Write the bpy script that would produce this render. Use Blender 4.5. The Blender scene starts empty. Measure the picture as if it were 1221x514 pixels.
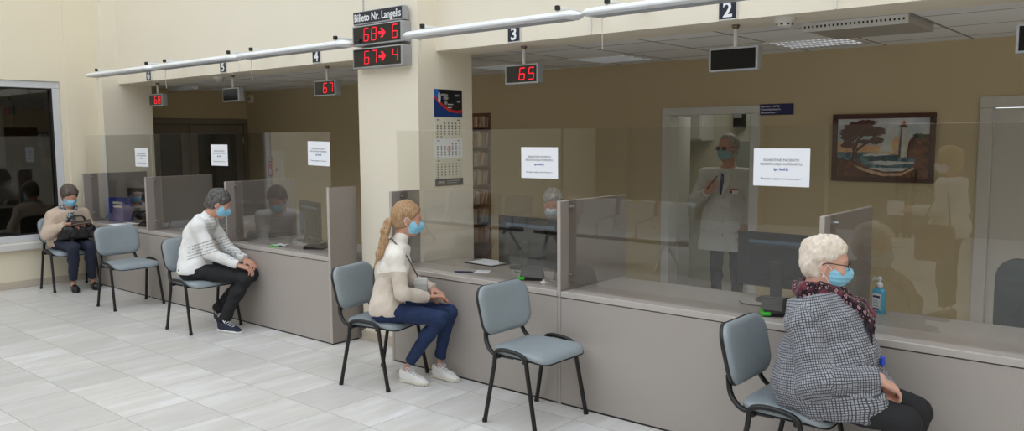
import bpy, bmesh, math, random
import numpy as np
from mathutils import Vector, Matrix
random.seed(7)
PI = math.pi
SC = bpy.context.scene
COL = SC.collection

# ---------------------------------------------------------------- helpers
def tag(o, label=None, cat=None, group=None, kind=None):
    if label: o['label'] = label
    if cat: o['category'] = cat
    if group: o['group'] = group
    if kind: o['kind'] = kind
    return o

def thing(name, label, cat, loc=(0, 0, 0), rz=0.0, group=None):
    o = bpy.data.objects.new(name, None)
    COL.objects.link(o)
    o.empty_display_size = 0.1
    o.location = loc
    o.rotation_euler = (0, 0, rz)
    return tag(o, label, cat, group)

def link_mesh(name, me, parent=None):
    o = bpy.data.objects.new(name, me)
    COL.objects.link(o)
    if parent is not None: o.parent = parent
    return o

def copy_tree(o, parent=None):
    c = o.copy(); COL.objects.link(c)
    if parent is not None: c.parent = parent
    for ch in list(o.children): copy_tree(ch, c)
    return c

class MB:
    """collects shapes, builds ONE mesh object"""
    def __init__(s): s.v = []; s.f = []; s.mi = []; s.cur = 0
    def add(s, vs, fs):
        b = len(s.v)
        s.v.extend([tuple(p) for p in vs])
        for f in fs:
            s.f.append(tuple(i + b for i in f)); s.mi.append(s.cur)
        return s
    def box(s, lo, hi, M=None):
        x0, y0, z0 = lo; x1, y1, z1 = hi
        vs = [(x0,y0,z0),(x1,y0,z0),(x1,y1,z0),(x0,y1,z0),(x0,y0,z1),(x1,y0,z1),(x1,y1,z1),(x0,y1,z1)]
        if M is not None: vs = [M @ Vector(p) for p in vs]
        return s.add(vs, [(0,3,2,1),(4,5,6,7),(0,1,5,4),(1,2,6,5),(2,3,7,6),(3,0,4,7)])
    def bbox(s, lo, hi, r=0.004, seg=2, M=None):
        bm = bmesh.new()
        bmesh.ops.create_cube(bm, size=1)
        for v in bm.verts:
            v.co = Vector([lo[i] + (v.co[i] + .5) * (hi[i] - lo[i]) for i in range(3)])
        r = min(r, .49 * min(hi[i] - lo[i] for i in range(3)))
        bmesh.ops.bevel(bm, geom=bm.edges[:], offset=r, segments=seg, profile=.5, affect='EDGES')
        if M is not None: bm.transform(M)
        return s.bm(bm)
    def bm(s, bm):
        bm.verts.ensure_lookup_table()
        vs = [v.co[:] for v in bm.verts]
        for i, v in enumerate(bm.verts): v.index = i
        fs = [tuple(v.index for v in f.verts) for f in bm.faces]
        bm.free()
        return s.add(vs, fs)
    def tube(s, pts, r, n=10, closed=False, flat=1.0, up=(0, 0, 1), caps=True):
        """tube along a path; r number or list; flat squashes along the frame's second axis"""
        P = [Vector(p) for p in pts]; m = len(P)
        rs = r if isinstance(r, (list, tuple)) else [r] * m
        rings = []
        nprev = None
        for i in range(m):
            if closed: t = P[(i + 1) % m] - P[i - 1]
            else: t = P[min(i + 1, m - 1)] - P[max(i - 1, 0)]
            t.normalize()
            if nprev is None:
                u = Vector(up)
                if abs(u.dot(t)) > .95: u = Vector((1, 0, 0)) if abs(t.x) < .9 else Vector((0, 1, 0))
                nv = (u - t * u.dot(t)).normalized()
            else:
                nv = (nprev - t * nprev.dot(t)).normalized()
            nprev = nv; bv = t.cross(nv)
            rings.append([P[i] + (nv * math.cos(2*PI*k/n) * rs[i] + bv * math.sin(2*PI*k/n) * rs[i] * flat) for k in range(n)])
        vs = [p for rg in rings for p in rg]; fs = []
        for i in range(m if closed else m - 1):
            a = i * n; b = ((i + 1) % m) * n
            for k in range(n):
                fs.append((a + k, a + (k + 1) % n, b + (k + 1) % n, b + k))
        if caps and not closed:
            fs.append(tuple(reversed(range(n)))); fs.append(tuple((m - 1) * n + k for k in range(n)))
        return s.add(vs, fs)
    def loft(s, rings, caps=True):
        n = len(rings[0]); vs = [p for r in rings for p in r]; fs = []
        for i in range(len(rings) - 1):
            for k in range(n):
                fs.append((i*n + k, i*n + (k+1) % n, (i+1)*n + (k+1) % n, (i+1)*n + k))
        if caps:
            fs.append(tuple(reversed(range(n)))); fs.append(tuple((len(rings)-1)*n + k for k in range(n)))
        return s.add(vs, fs)
    def lathe(s, prof, c=(0, 0, 0), n=24, M=None):
        rings = []
        for r, z in prof:
            rg = [Vector((c[0] + r*math.cos(2*PI*k/n), c[1] + r*math.sin(2*PI*k/n), c[2] + z)) for k in range(n)]
            if M is not None: rg = [M @ p for p in rg]
            rings.append(rg)
        return s.loft(rings)
    def prism(s, poly, z0, z1, M=None):
        """polygon (x,y) counter-clockwise extruded along z"""
        n = len(poly)
        vs = [Vector((x, y, z0)) for x, y in poly] + [Vector((x, y, z1)) for x, y in poly]
        if M is not None: vs = [M @ p for p in vs]
        return s.add(vs, [tuple(reversed(range(n))), tuple(range(n, 2*n))] + [(k, (k+1) % n, n + (k+1) % n, n + k) for k in range(n)])
    def build(s, name, mats, parent=None, smooth=False, angle=35):
        me = bpy.data.meshes.new(name)
        me.from_pydata(s.v, [], s.f)
        mats = mats if isinstance(mats, (list, tuple)) else [mats]
        for m in mats: me.materials.append(m)
        if len(mats) > 1: me.polygons.foreach_set('material_index', s.mi)
        me.update()
        if smooth:
            bm = bmesh.new(); bm.from_mesh(me)
            bmesh.ops.recalc_face_normals(bm, faces=bm.faces[:])
            a = math.radians(angle)
            for e in bm.edges:
                e.smooth = not (len(e.link_faces) == 2 and e.calc_face_angle(0) > a)
            for f in bm.faces: f.smooth = True
            bm.to_mesh(me); bm.free()
        return link_mesh(name, me, parent)

def rrect(w, h, r, n=6, r2=None):
    """rounded rectangle outline, centred, ccw; r top radius, r2 bottom radius"""
    r2 = r if r2 is None else r2
    out = []
    for cx, cy, rr, a0 in ((w/2 - r2, -h/2 + r2, r2, -90), (w/2 - r, h/2 - r, r, 0), (-w/2 + r, h/2 - r, r, 90), (-w/2 + r2, -h/2 + r2, r2, 180)):
        for k in range(n + 1):
            a = math.radians(a0 + 90 * k / n)
            out.append((cx + rr * math.cos(a), cy + rr * math.sin(a)))
    return out

def bez(pts, n=8):
    """smooth path through points (Catmull-Rom)"""
    P = [Vector(p) for p in pts]; out = []
    for i in range(len(P) - 1):
        p0 = P[max(i-1, 0)]; p1 = P[i]; p2 = P[i+1]; p3 = P[min(i+2, len(P)-1)]
        for k in range(n):
            t = k / n
            out.append(.5 * ((2*p1) + (p2-p0)*t + (2*p0-5*p1+4*p2-p3)*t*t + (3*p1-p0-3*p2+p3)*t**3))
    out.append(P[-1]); return out

def fillet(pts, r=.03, n=5):
    """polyline with rounded corners"""
    P = [Vector(p) for p in pts]; out = [P[0]]
    for i in range(1, len(P) - 1):
        a = (P[i-1] - P[i]); b = (P[i+1] - P[i])
        d = min(r, a.length*.45, b.length*.45)
        A = P[i] + a.normalized()*d; B = P[i] + b.normalized()*d
        for k in range(n + 1):
            t = k / n
            out.append(A*(1-t)**2 + P[i]*2*t*(1-t) + B*t*t)
    out.append(P[-1]); return out

# ---------------------------------------------------------------- materials
def lin(c):
    """sRGB 0-255 to linear"""
    return tuple((x/255/12.92 if x/255 <= .04045 else ((x/255 + .055)/1.055)**2.4) for x in c) + (1.0,)

class NT:
    def __init__(s, name):
        s.m = bpy.data.materials.new(name); s.m.use_nodes = True
        s.t = s.m.node_tree; s.t.nodes.clear()
        s.out = s.n('ShaderNodeOutputMaterial')
    def n(s, typ, **kw):
        nd = s.t.nodes.new(typ)
        for k, v in kw.items(): setattr(nd, k, v)
        return nd
    def l(s, a, b): s.t.links.new(a, b)
    def set(s, sock, v):
        if hasattr(v, 'is_linked') or isinstance(v, bpy.types.NodeSocket): s.l(v, sock)
        else: sock.default_value = v
    def obj(s): return s.n('ShaderNodeTexCoord').outputs['Object']
    def mapping(s, vec, scale=(1,1,1), rot=(0,0,0), loc=(0,0,0)):
        m = s.n('ShaderNodeMapping'); s.l(vec, m.inputs['Vector'])
        m.inputs['Scale'].default_value = scale; m.inputs['Rotation'].default_value = rot; m.inputs['Location'].default_value = loc
        return m.outputs[0]
    def noise(s, vec, scale, detail=3, rough=.55):
        n = s.n('ShaderNodeTexNoise'); s.l(vec, n.inputs['Vector'])
        n.inputs['Scale'].default_value = scale; n.inputs['Detail'].default_value = detail; n.inputs['Roughness'].default_value = rough
        return n.outputs['Fac']
    def math(s, op, a, b=None, c=None):
        n = s.n('ShaderNodeMath', operation=op); s.set(n.inputs[0], a)
        if b is not None: s.set(n.inputs[1], b)
        if c is not None: s.set(n.inputs[2], c)
        return n.outputs[0]
    def xyz(s, vec):
        n = s.n('ShaderNodeSeparateXYZ'); s.l(vec, n.inputs[0]); return n.outputs
    def mix(s, f, a, b):
        n = s.n('ShaderNodeMix', data_type='RGBA')
        s.set(n.inputs['Factor'], f)
        ins = [i for i in n.inputs if i.type == 'RGBA']
        s.set(ins[0], a); s.set(ins[1], b)
        return [o for o in n.outputs if o.type == 'RGBA'][0]
    def ramp(s, f, stops, interp='LINEAR'):
        n = s.n('ShaderNodeValToRGB'); s.l(f, n.inputs[0]); n.color_ramp.interpolation = interp
        e = n.color_ramp.elements
        while len(e) > 1: e.remove(e[0])
        e[0].position = stops[0][0]; e[0].color = stops[0][1]
        for p, c in stops[1:]:
            x = e.new(p); x.color = c
        return n.outputs[0]
    def bump(s, h, strength=.2, dist=.01):
        b = s.n('ShaderNodeBump'); s.l(h, b.inputs['Height'])
        b.inputs['Strength'].default_value = strength; b.inputs['Distance'].default_value = dist
        return b.outputs[0]
    def bsdf(s, color, rough=.5, metal=0, normal=None, spec=.5, sheen=0, emit=None, estr=0, sss=0, coat=0):
        b = s.n('ShaderNodeBsdfPrincipled')
        s.set(b.inputs['Base Color'], color); s.set(b.inputs['Roughness'], rough); b.inputs['Metallic'].default_value = metal
        b.inputs['Specular IOR Level'].default_value = spec
        if sheen: b.inputs['Sheen Weight'].default_value = sheen
        if coat: b.inputs['Coat Weight'].default_value = coat
        if sss:
            b.inputs['Subsurface Weight'].default_value = sss
            b.inputs['Subsurface Radius'].default_value = (.012, .005, .003)
        if emit is not None:
            s.set(b.inputs['Emission Color'], emit); b.inputs['Emission Strength'].default_value = estr
        if normal is not None: s.l(normal, b.inputs['Normal'])
        s.l(b.outputs[0], s.out.inputs[0]); return s.m

def plain(name, rgb, rough=.5, metal=0, var=.06, nscale=8, bump=0, bscale=120, spec=.5, sheen=0, bdist=.004, coat=0):
    t = NT(name); o = t.obj()
    c = lin(rgb)
    f = t.noise(o, nscale, 4)
    col = t.mix(f, tuple(x*(1-var) for x in c[:3]) + (1,), tuple(min(1, x*(1+var)) for x in c[:3]) + (1,))
    nb = t.bump(t.noise(o, bscale, 2), bump, bdist) if bump else None
    return t.bsdf(col, rough, metal, nb, spec, sheen, coat=coat)

def emissive(name, rgb, strength):
    t = NT(name); return t.bsdf(lin(rgb), .5, emit=lin(rgb), estr=strength)

def glass_mat(name, tint=(.84, .84, .82), rough=.0, ior=1.5, gain=2.2):
    t = NT(name)
    fr = t.n('ShaderNodeFresnel'); fr.inputs['IOR'].default_value = ior
    tr = t.n('ShaderNodeBsdfTransparent'); tr.inputs[0].default_value = tint + (1,)
    gl = t.n('ShaderNodeBsdfGlossy'); gl.inputs['Roughness'].default_value = rough
    gl.inputs['Color'].default_value = (1, 1, 1, 1)
    mx = t.n('ShaderNodeMixShader')
    # the front face carries the mirror image of both faces, the rear face only lets light out
    geo = t.n('ShaderNodeNewGeometry')
    front = t.math('SUBTRACT', 1.0, geo.outputs['Backfacing'])
    k = t.math('MINIMUM', t.math('MULTIPLY', t.math('MULTIPLY', fr.outputs[0], gain), front), 1.0)
    t.l(k, mx.inputs[0])
    t.l(tr.outputs[0], mx.inputs[1]); t.l(gl.outputs[0], mx.inputs[2])
    t.l(mx.outputs[0], t.out.inputs[0]); return t.m

def wall_paint(name, rgb, var=.03):
    t = NT(name); o = t.obj()
    c = lin(rgb)
    f = t.noise(o, 1.3, 5)
    col = t.mix(f, tuple(x*(1-var) for x in c[:3]) + (1,), tuple(min(1, x*(1+var)) for x in c[:3]) + (1,))
    return t.bsdf(col, .75, 0, t.bump(t.noise(o, 260, 3), .06, .002), .25)

M = {}
M['wall'] = wall_paint('cream wall paint', (235, 227, 210))
M['wall_cream'] = wall_paint('warm cream wall paint', (232, 222, 200))
M['office_wall'] = wall_paint('ochre office wall paint', (200, 183, 149))
M['ceil_grid'] = plain('ceiling grid metal', (112, 108, 102), .5)
M['skirt'] = plain('taupe ceramic skirting', (196, 184, 168), .45)
M['trim_white'] = plain('white plastic conduit', (232, 228, 218), .45)

def floor_mat():
    t = NT('light stone look floor tiles'); o = t.obj()
    s = .4452
    m = t.mapping(o, (1/s, 1/s, 1), loc=(.511, .0544, 0))
    X = t.xyz(m)
    gx = t.math('FRACT', X[0]); gy = t.math('FRACT', X[1])
    ix = t.math('FLOOR', X[0]); iy = t.math('FLOOR', X[1])
    cb = t.n('ShaderNodeCombineXYZ'); t.l(ix, cb.inputs[0]); t.l(iy, cb.inputs[1])
    wn = t.n('ShaderNodeTexWhiteNoise', noise_dimensions='3D'); t.l(cb.outputs[0], wn.inputs['Vector'])
    # per tile shifted streak noise
    off = t.n('ShaderNodeVectorMath', operation='MULTIPLY_ADD'); t.l(wn.outputs['Color'], off.inputs[0])
    off.inputs[1].default_value = (30, 30, 30); t.l(m, off.inputs[2])
    st = t.noise(t.mapping(off.outputs[0], (3.2, .55, 1), rot=(0, 0, .12)), 1.0, 5, .6)
    cl = t.noise(off.outputs[0], 1.2, 4)
    base = t.ramp(st, [(.25, lin((202, 200, 197))), (.5, lin((219, 218, 217))), (.68, lin((239, 240, 244)))])
    warm = t.mix(t.math('MULTIPLY', cl, .5), base, lin((211, 203, 191)))
    tone = t.mix(t.math('MULTIPLY', wn.outputs['Value'], .42), warm, lin((188, 186, 184)))
    w = .0075
    e1 = t.math('LESS_THAN', gx, w); e2 = t.math('LESS_THAN', gy, w)
    g = t.math('MAXIMUM', e1, e2)
    col = t.mix(g, tone, lin((150, 144, 136)))
    rough = t.math('ADD', t.math('MULTIPLY', g, .35), t.math('ADD', .27, t.math('MULTIPLY', st, .12)))
    h = t.math('SUBTRACT', 1.0, g)
    return t.bsdf(col, rough, 0, t.bump(h, .25, .002), .5)
M['floor'] = floor_mat()

def ceiling_mat():
    t = NT('mineral fibre ceiling tiles'); o = t.obj()
    s = .62
    m = t.mapping(o, (1/s, 1/s, 1), loc=(.225, .24, 0))
    X = t.xyz(m)
    gx = t.math('FRACT', X[0]); gy = t.math('FRACT', X[1])
    g = t.math('MAXIMUM', t.math('LESS_THAN', gx, .035), t.math('LESS_THAN', gy, .035))
    sp = t.noise(o, 90, 2)
    cb = t.n('ShaderNodeCombineXYZ'); t.l(t.math('FLOOR', X[0]), cb.inputs[0]); t.l(t.math('FLOOR', X[1]), cb.inputs[1])
    wn = t.n('ShaderNodeTexWhiteNoise', noise_dimensions='3D'); t.l(cb.outputs[0], wn.inputs['Vector'])
    tile = t.mix(sp, lin((238, 238, 237)), lin((248, 248, 247)))
    tile = t.mix(t.math('MULTIPLY', wn.outputs['Value'], .25), tile, lin((205, 202, 198)))
    col = t.mix(g, tile, lin((150, 146, 140)))
    h = t.math('SUBTRACT', 1.0, g)
    return t.bsdf(col, .85, 0, t.bump(h, .4, .004), .2)
M['ceiling'] = ceiling_mat()

M['counter'] = plain('taupe laminate', (172, 164, 158), .42, var=.025, nscale=3, bump=.04, bscale=300)
M['counter_top'] = plain('taupe laminate worktop', (178, 170, 165), .26, var=.03, nscale=3)
M['counter_edge'] = plain('pale worktop edge band', (186, 179, 173), .35, var=.02)
M['plinth'] = plain('black plinth seal', (40, 36, 34), .6)
M['panel'] = plain('taupe partition board', (142, 133, 128), .45, var=.03, nscale=4)
M['panel_edge'] = plain('pale partition edging', (182, 174, 168), .4, var=.02)
M['steel'] = plain('brushed steel', (190, 190, 188), .28, 1.0)
M['glass'] = glass_mat('clear screen glass', (.915, .915, .90))
M['window_glass'] = glass_mat('dark window glass', (.6, .6, .58), gain=2.6)
M['vinyl'] = plain('grey blue vinyl', (142, 152, 158), .42, var=.05, nscale=5, bump=.12, bscale=260, bdist=.002)
M['black_metal'] = plain('black powder coat', (13, 13, 14), .42, var=.1)
M['black_plastic'] = plain('black plastic', (26, 26, 27), .45, var=.1)
M['dark_screen'] = plain('dark display glass', (18, 17, 17), .12)
M['frame_grey'] = plain('grey aluminium frame', (168, 170, 174), .35, .4)
M['white_frame'] = plain('off white painted frame', (214, 212, 208), .4)
M['win_frame'] = plain('pale grey window frame', (206, 208, 212), .4)
M['lamp_white'] = plain('white enamelled lamp housing', (236, 239, 243), .35)
M['tube'] = emissive('daylight glint glow', (250, 252, 255), .62)  # glow standing in for daylight glints in the ceiling louvres
M['diffuser'] = plain('grey louvre diffuser', (176, 180, 188), .35)
M['red_led'] = emissive('red led', (255, 16, 44), .95)
M['red_led_dim'] = emissive('dim red led', (232, 14, 46), .75)
M['navy_sign'] = plain('navy sign face', (26, 30, 48), .4)
M['blue_sign'] = plain('deep blue sign face', (30, 36, 92), .4)
M['white_ink'] = plain('white lettering', (238, 240, 244), .5, var=.01)
M['black_ink'] = plain('black lettering', (74, 74, 80), .6, var=.01)
M['blue_ink'] = plain('blue lettering', (52, 92, 158), .6, var=.01)
M['paper'] = plain('white paper', (243, 245, 252), .7, var=.012)
M['paper_cream'] = plain('cream paper', (226, 222, 204), .7, var=.02)
M['green'] = plain('bright green plastic', (70, 205, 60), .4)
M['red'] = plain('red sign face', (196, 40, 40), .45)
M['door_leaf'] = plain('pale grey door leaf', (205, 199, 191), .45, var=.03)
M['dark_door'] = plain('grey brown door frame', (124, 116, 104), .45, var=.04)
M['dark_glass'] = plain('dark door glazing', (50, 46, 40), .12)
M['wood'] = plain('reddish brown wood', (78, 40, 28), .4, var=.2, nscale=12)
M['shelf_wood'] = plain('brown shelf board', (120, 82, 58), .5, var=.15, nscale=10)
M['blue_box'] = plain('royal blue plastic', (44, 58, 150), .4, var=.06)

def text_mesh(name, txt, size, mat, parent, loc, rot=(PI/2, 0, 0), align='CENTER', depth=.0006, width=None, font_off=0.0, spacing=1.0):
    cu = bpy.data.curves.new(name, 'FONT'); cu.body = txt; cu.size = size; cu.align_x = align; cu.align_y = 'CENTER'
    cu.extrude = depth; cu.offset = font_off; cu.resolution_u = 3; cu.space_character = spacing
    tmp = bpy.data.objects.new(name + '_tmp', cu); COL.objects.link(tmp)
    dg = bpy.context.evaluated_depsgraph_get()
    me = bpy.data.meshes.new_from_object(tmp.evaluated_get(dg))
    bpy.data.objects.remove(tmp); bpy.data.curves.remove(cu)
    me.name = name
    me.materials.clear(); me.materials.append(mat)
    if width and len(me.vertices):
        xs = [v.co.x for v in me.vertices]; w = max(xs) - min(xs)
        for v in me.vertices: v.co.x *= width / w
    o = link_mesh(name, me, parent); o.location = loc; o.rotation_euler = rot
    return o
# ---------------------------------------------------------------- the setting
YC = 4.17        # counter front
YG = 4.26        # glass screens
YB = 4.674       # beam front
YW = 6.95        # office back wall
ZC = 2.47        # office ceiling
HT = 6.2         # hall height

def struct(name, mb, mat, parent=None, smooth=False):
    o = mb.build(name, mat, parent, smooth)
    if parent is None: o['kind'] = 'structure'
    return o

struct('floor', MB().box((-11.6, -7.2, -.12), (4.6, 9.8, 0)), M['floor'])
# hall wall on the left with the interior window opening
wl = MB()
X0, X1 = -10.9, -10.68
wy0, wy1, wz0, wz1 = 1.55, 4.04, .54, 2.462
wl.box((X0, -7.2, 0), (X1, wy0, HT)).box((X0, wy1, 0), (X1, 4.467, HT)).box((X0, wy0, 0), (X1, wy1, wz0)).box((X0, wy0, wz1), (X1, wy1, HT))
wl.box((X1, 4.11, 0), (X1 + .012, 4.467, HT))
struct('wall_left', wl, M['wall_cream'])
struct('wall_pillar_left', MB().box((-11.4, 4.467, 0), (-10.5, 5.09, HT)), M['wall'])
struct('wall_pillar_middle', MB().box((-5.52, 4.467, 0), (-4.779, 5.09, HT)), M['wall'])
bm_ = MB().box((-10.5, YB, 2.452), (-5.52, 5.09, HT)).box((-4.779, YB, 2.455), (4.6, 5.09, HT))
struct('wall_beam', bm_, M['wall'])
# hall walls that only the glass mirrors
struct('wall_right', MB().box((4.4, -7.2, 0), (4.6, 9.8, HT)), M['wall'])
wh = MB().box((-11.6, -7.2, 0), (4.6, -7.0, HT))
for i in range(5): wh.box((-10.2 + i*3.1, -7.0, 0), (-10.2 + i*3.1 + .5, -6.8, HT))
struct('wall_hall_rear', wh, wall_paint('grey brown hall rear wall', (128, 121, 110)))
# office walls
bw = MB()
dx0, dx1, dz = -3.985, -3.045, 2.005
ex0, ex1 = -1.285, -.33
bw.box((-11.4, YW, 0), (dx0, YW + .14, 2.7)).box((dx1, YW, 0), (ex0, YW + .14, 2.7)).box((ex1, YW, 0), (4.4, YW + .14, 2.7))
bw.box((dx0, YW, dz), (dx1, YW + .14, 2.7)).box((ex0, YW, dz + .015), (ex1, YW + .14, 2.7))
struct('wall_back', bw, M['office_wall'])
wo = MB().box((-11.4, 5.09, 0), (-11.28, 5.36, 2.7)).box((-11.4, 6.94, 0), (-11.28, 7.09, 2.7)).box((-11.4, 5.36, 2.055), (-11.28, 6.94, 2.7))
wo.box((-11.6, 5.2, 0), (-11.5, 7.1, 2.7)).box((-11.5, 5.2, 0), (-11.4, 5.3, 2.7)).box((-11.5, 7.0, 0), (-11.4, 7.1, 2.7)).box((-11.6, 5.2, 2.62), (-11.4, 7.1, 2.7))  # unseen backing box added behind the door to keep sky light out
struct('wall_office_left', wo, M['office_wall'])
struct('ceiling', MB().box((-11.4, 5.09, ZC), (4.4, YW + .1, ZC + .1)), M['ceiling'])
# room seen through the open doorway
M['back_room'] = wall_paint('grey green back room paint', (205, 204, 186))
br = MB().box((-4.9, 9.0, 0), (-1.9, 9.1, 2.7)).box((-5.0, 7.09, 0), (-4.9, 9.1, 2.7)).box((-2.0, 7.09, 0), (-1.9, 9.1, 2.7)).box((-5, 7.09, 2.6), (-1.9, 9.1, 2.7))
struct('wall_back_room', br, M['back_room'])
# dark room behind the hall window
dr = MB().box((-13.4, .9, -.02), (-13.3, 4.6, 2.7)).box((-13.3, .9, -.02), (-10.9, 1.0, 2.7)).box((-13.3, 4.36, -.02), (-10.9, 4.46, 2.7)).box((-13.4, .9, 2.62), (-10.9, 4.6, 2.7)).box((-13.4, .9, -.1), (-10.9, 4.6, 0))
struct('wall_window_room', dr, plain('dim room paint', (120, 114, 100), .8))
# skirtings
sk = MB().bbox((X1, -7, 0), (X1 + .014, 4.467, .085), .003)
struct('baseboard_left', sk, M['skirt'])
sk = MB().bbox((-5.534, 4.453, 0), (-4.765, 4.467, .085), .003).bbox((-4.779, 4.46, 0), (-4.765, 5.09, .085), .003).bbox((X1, 4.453, 0), (-10.486, 4.467, .085), .003)
struct('baseboard_pillars', sk, M['skirt'])
struct('baseboard_office', MB().bbox((-11.28, YW - .012, 0), (dx0 - .07, YW, .08)).bbox((dx1 + .07, YW - .012, 0), (ex0 - .07, YW, .08)), M['skirt'])

# window_1 : interior window of the hall's left wall
wf = MB()
fw = .085
for a, b in (((wy0, wz0), (wy1, wz0 + fw)), ((wy0, wz1 - fw), (wy1, wz1)), ((wy0, wz0 + fw), (wy0 + fw, wz1 - fw)), ((wy1 - fw, wz0 + fw), (wy1, wz1 - fw))):
    wf.bbox((-10.80, a[0], a[1]), (-10.70, b[0], b[1]), .008)
win = struct('window_1', wf, M['win_frame'])
gk = MB()
for a, b in (((wy0 + fw, wz0 + fw), (wy1 - fw, wz0 + fw + .014)), ((wy0 + fw, wz1 - fw - .014), (wy1 - fw, wz1 - fw)), ((wy1 - fw - .018, wz0 + fw), (wy1 - fw, wz1 - fw))):
    gk.box((-10.745, a[0], a[1]), (-10.705, b[0], b[1]))
gk.build('window_gasket', M['black_plastic'], win)
MB().box((-10.76, wy0 + fw, wz0 + fw), (-10.752, wy1 - fw, wz1 - fw)).build('window_pane', M['window_glass'], win)
MB().bbox((-10.82, wy0 - .05, wz0 - .085), (-10.60, wy1 + .06, wz0 - .002), .012).build('window_sill', M['white_frame'], win)

# door_1 : grey brown glazed double door on the office's left wall
xd = -11.29
d1 = MB()
for a, b in (((5.36, 0), (5.43, 1.975)), ((6.87, 0), (6.94, 1.975)), ((5.36, 1.975), (6.94, 2.055))):
    d1.bbox((xd - .06, a[0], a[1]), (xd + .03, b[0], b[1]), .006)
dd = struct('door_1', d1, M['dark_door'])
for k, (y0, y1) in enumerate(((5.435, 5.99), (6.0, 6.865))):
    lf = MB(); st = .12
    for a, b in (((y0, .01), (y1, .3)), ((y0, 1.83), (y1, 1.97)), ((y0, .3), (y0 + st, 1.83)), ((y1 - st, .3), (y1, 1.83))):
        lf.bbox((xd - .03, a[0], a[1]), (xd + .015, b[0], b[1]), .006)
    leaf = lf.build('door_leaf', M['dark_door'], dd)
    MB().box((xd - .012, y0 + st, .3), (xd - .006, y1 - st, 1.83)).build('door_glazing', M['dark_glass'], leaf)
    h = MB().tube(fillet([(xd + .01, y1 - .06 if k == 0 else y0 + .06, 1.05), (xd + .055, y1 - .06 if k == 0 else y0 + .06, 1.05), (xd + .055, y1 - .17 if k == 0 else y0 + .17, 1.05)], .015), .009)
    h.build('door_handle', M['steel'], leaf, True)
    hg = MB()
    for z in (.35, 1.68): hg.tube([(xd + .025, y0 + .01 if k == 0 else y1 - .012, z), (xd + .025, y0 + .01 if k == 0 else y1 - .012, z + .1)], .012)
    hg.build('door_hinge', M['steel'], leaf, True)

# door_2 : open doorway in the back wall, leaf swung into the room behind
fr = MB()
for a, b in (((dx0 - .02, 0), (dx0 + .065, dz - .05)), ((dx1 - .065, 0), (dx1 + .02, dz - .05)), ((dx0 - .02, dz - .05), (dx1 + .02, dz + .02))):
    fr.bbox((a[0], YW - .018, a[1]), (b[0], YW + .15, b[1]), .006)
d2 = struct('door_2', fr, M['white_frame'])
th = math.radians(110)
ML = Matrix.Translation((dx0 + .07, YW + .15, 0)) @ Matrix.Rotation(th, 4, 'Z')
lf = MB().bbox((0, 0, .01), (.80, .042, 1.955), .004, M=ML)
leaf = lf.build('door_leaf', M['white_frame'], d2)
h = MB()
for s_, y_ in ((-1, -.0), (1, .042)):
    h.tube([ML @ Vector(p) for p in fillet([(.74, y_, 1.04), (.74, y_ + s_*.05, 1.04), (.63, y_ + s_*.05, 1.04)], .015)], .009)
    h.bbox((.722, min(y_, y_ + s_*.008), .9), (.758, max(y_, y_ + s_*.008), 1.12), .003, M=ML)
h.build('door_handle', M['steel'], leaf, True)

# door_3 : closed pale grey door on the right
fr = MB()
for a, b in (((ex0 - .02, 0), (ex0 + .07, dz - .05)), ((ex1 - .07, 0), (ex1 + .02, dz - .05)), ((ex0 - .02, dz - .05), (ex1 + .02, dz + .035))):
    fr.bbox((a[0], YW - .02, a[1]), (b[0], YW + .12, b[1]), .008)
d3 = struct('door_3', fr, M['door_leaf'])
leaf = MB().bbox((ex0 + .074, YW + .02, .01), (ex1 - .074, YW + .06, dz - .055), .004).build('door_leaf', M['door_leaf'], d3)
h = MB().tube(fillet([(ex1 - .13, YW + .02, 1.04), (ex1 - .13, YW - .035, 1.04), (ex1 - .25, YW - .035, 1.04)], .015), .009).bbox((ex1 - .15, YW + .01, .93), (ex1 - .11, YW + .022, 1.12), .003)
h.build('door_handle', M['steel'], leaf, True)

# cable ducts on the beam and pillar (trim)
for i, (x, z0, z1) in enumerate(((-9.56, 2.455, 2.56), (-7.71, 2.455, 2.56), (-3.26, 2.455, 2.62), (-1.61, 2.455, 3.1))):
    struct('trim_%d' % (i + 1), MB().bbox((x - .006, YB - .01, z0), (x + .006, YB, z1), .002), M['trim_white'])
struct('trim_5', MB().bbox((-5.43, 4.457, 2.8), (-5.418, 4.467, HT), .003), plain('grey conduit', (196, 196, 194), .4))

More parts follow.
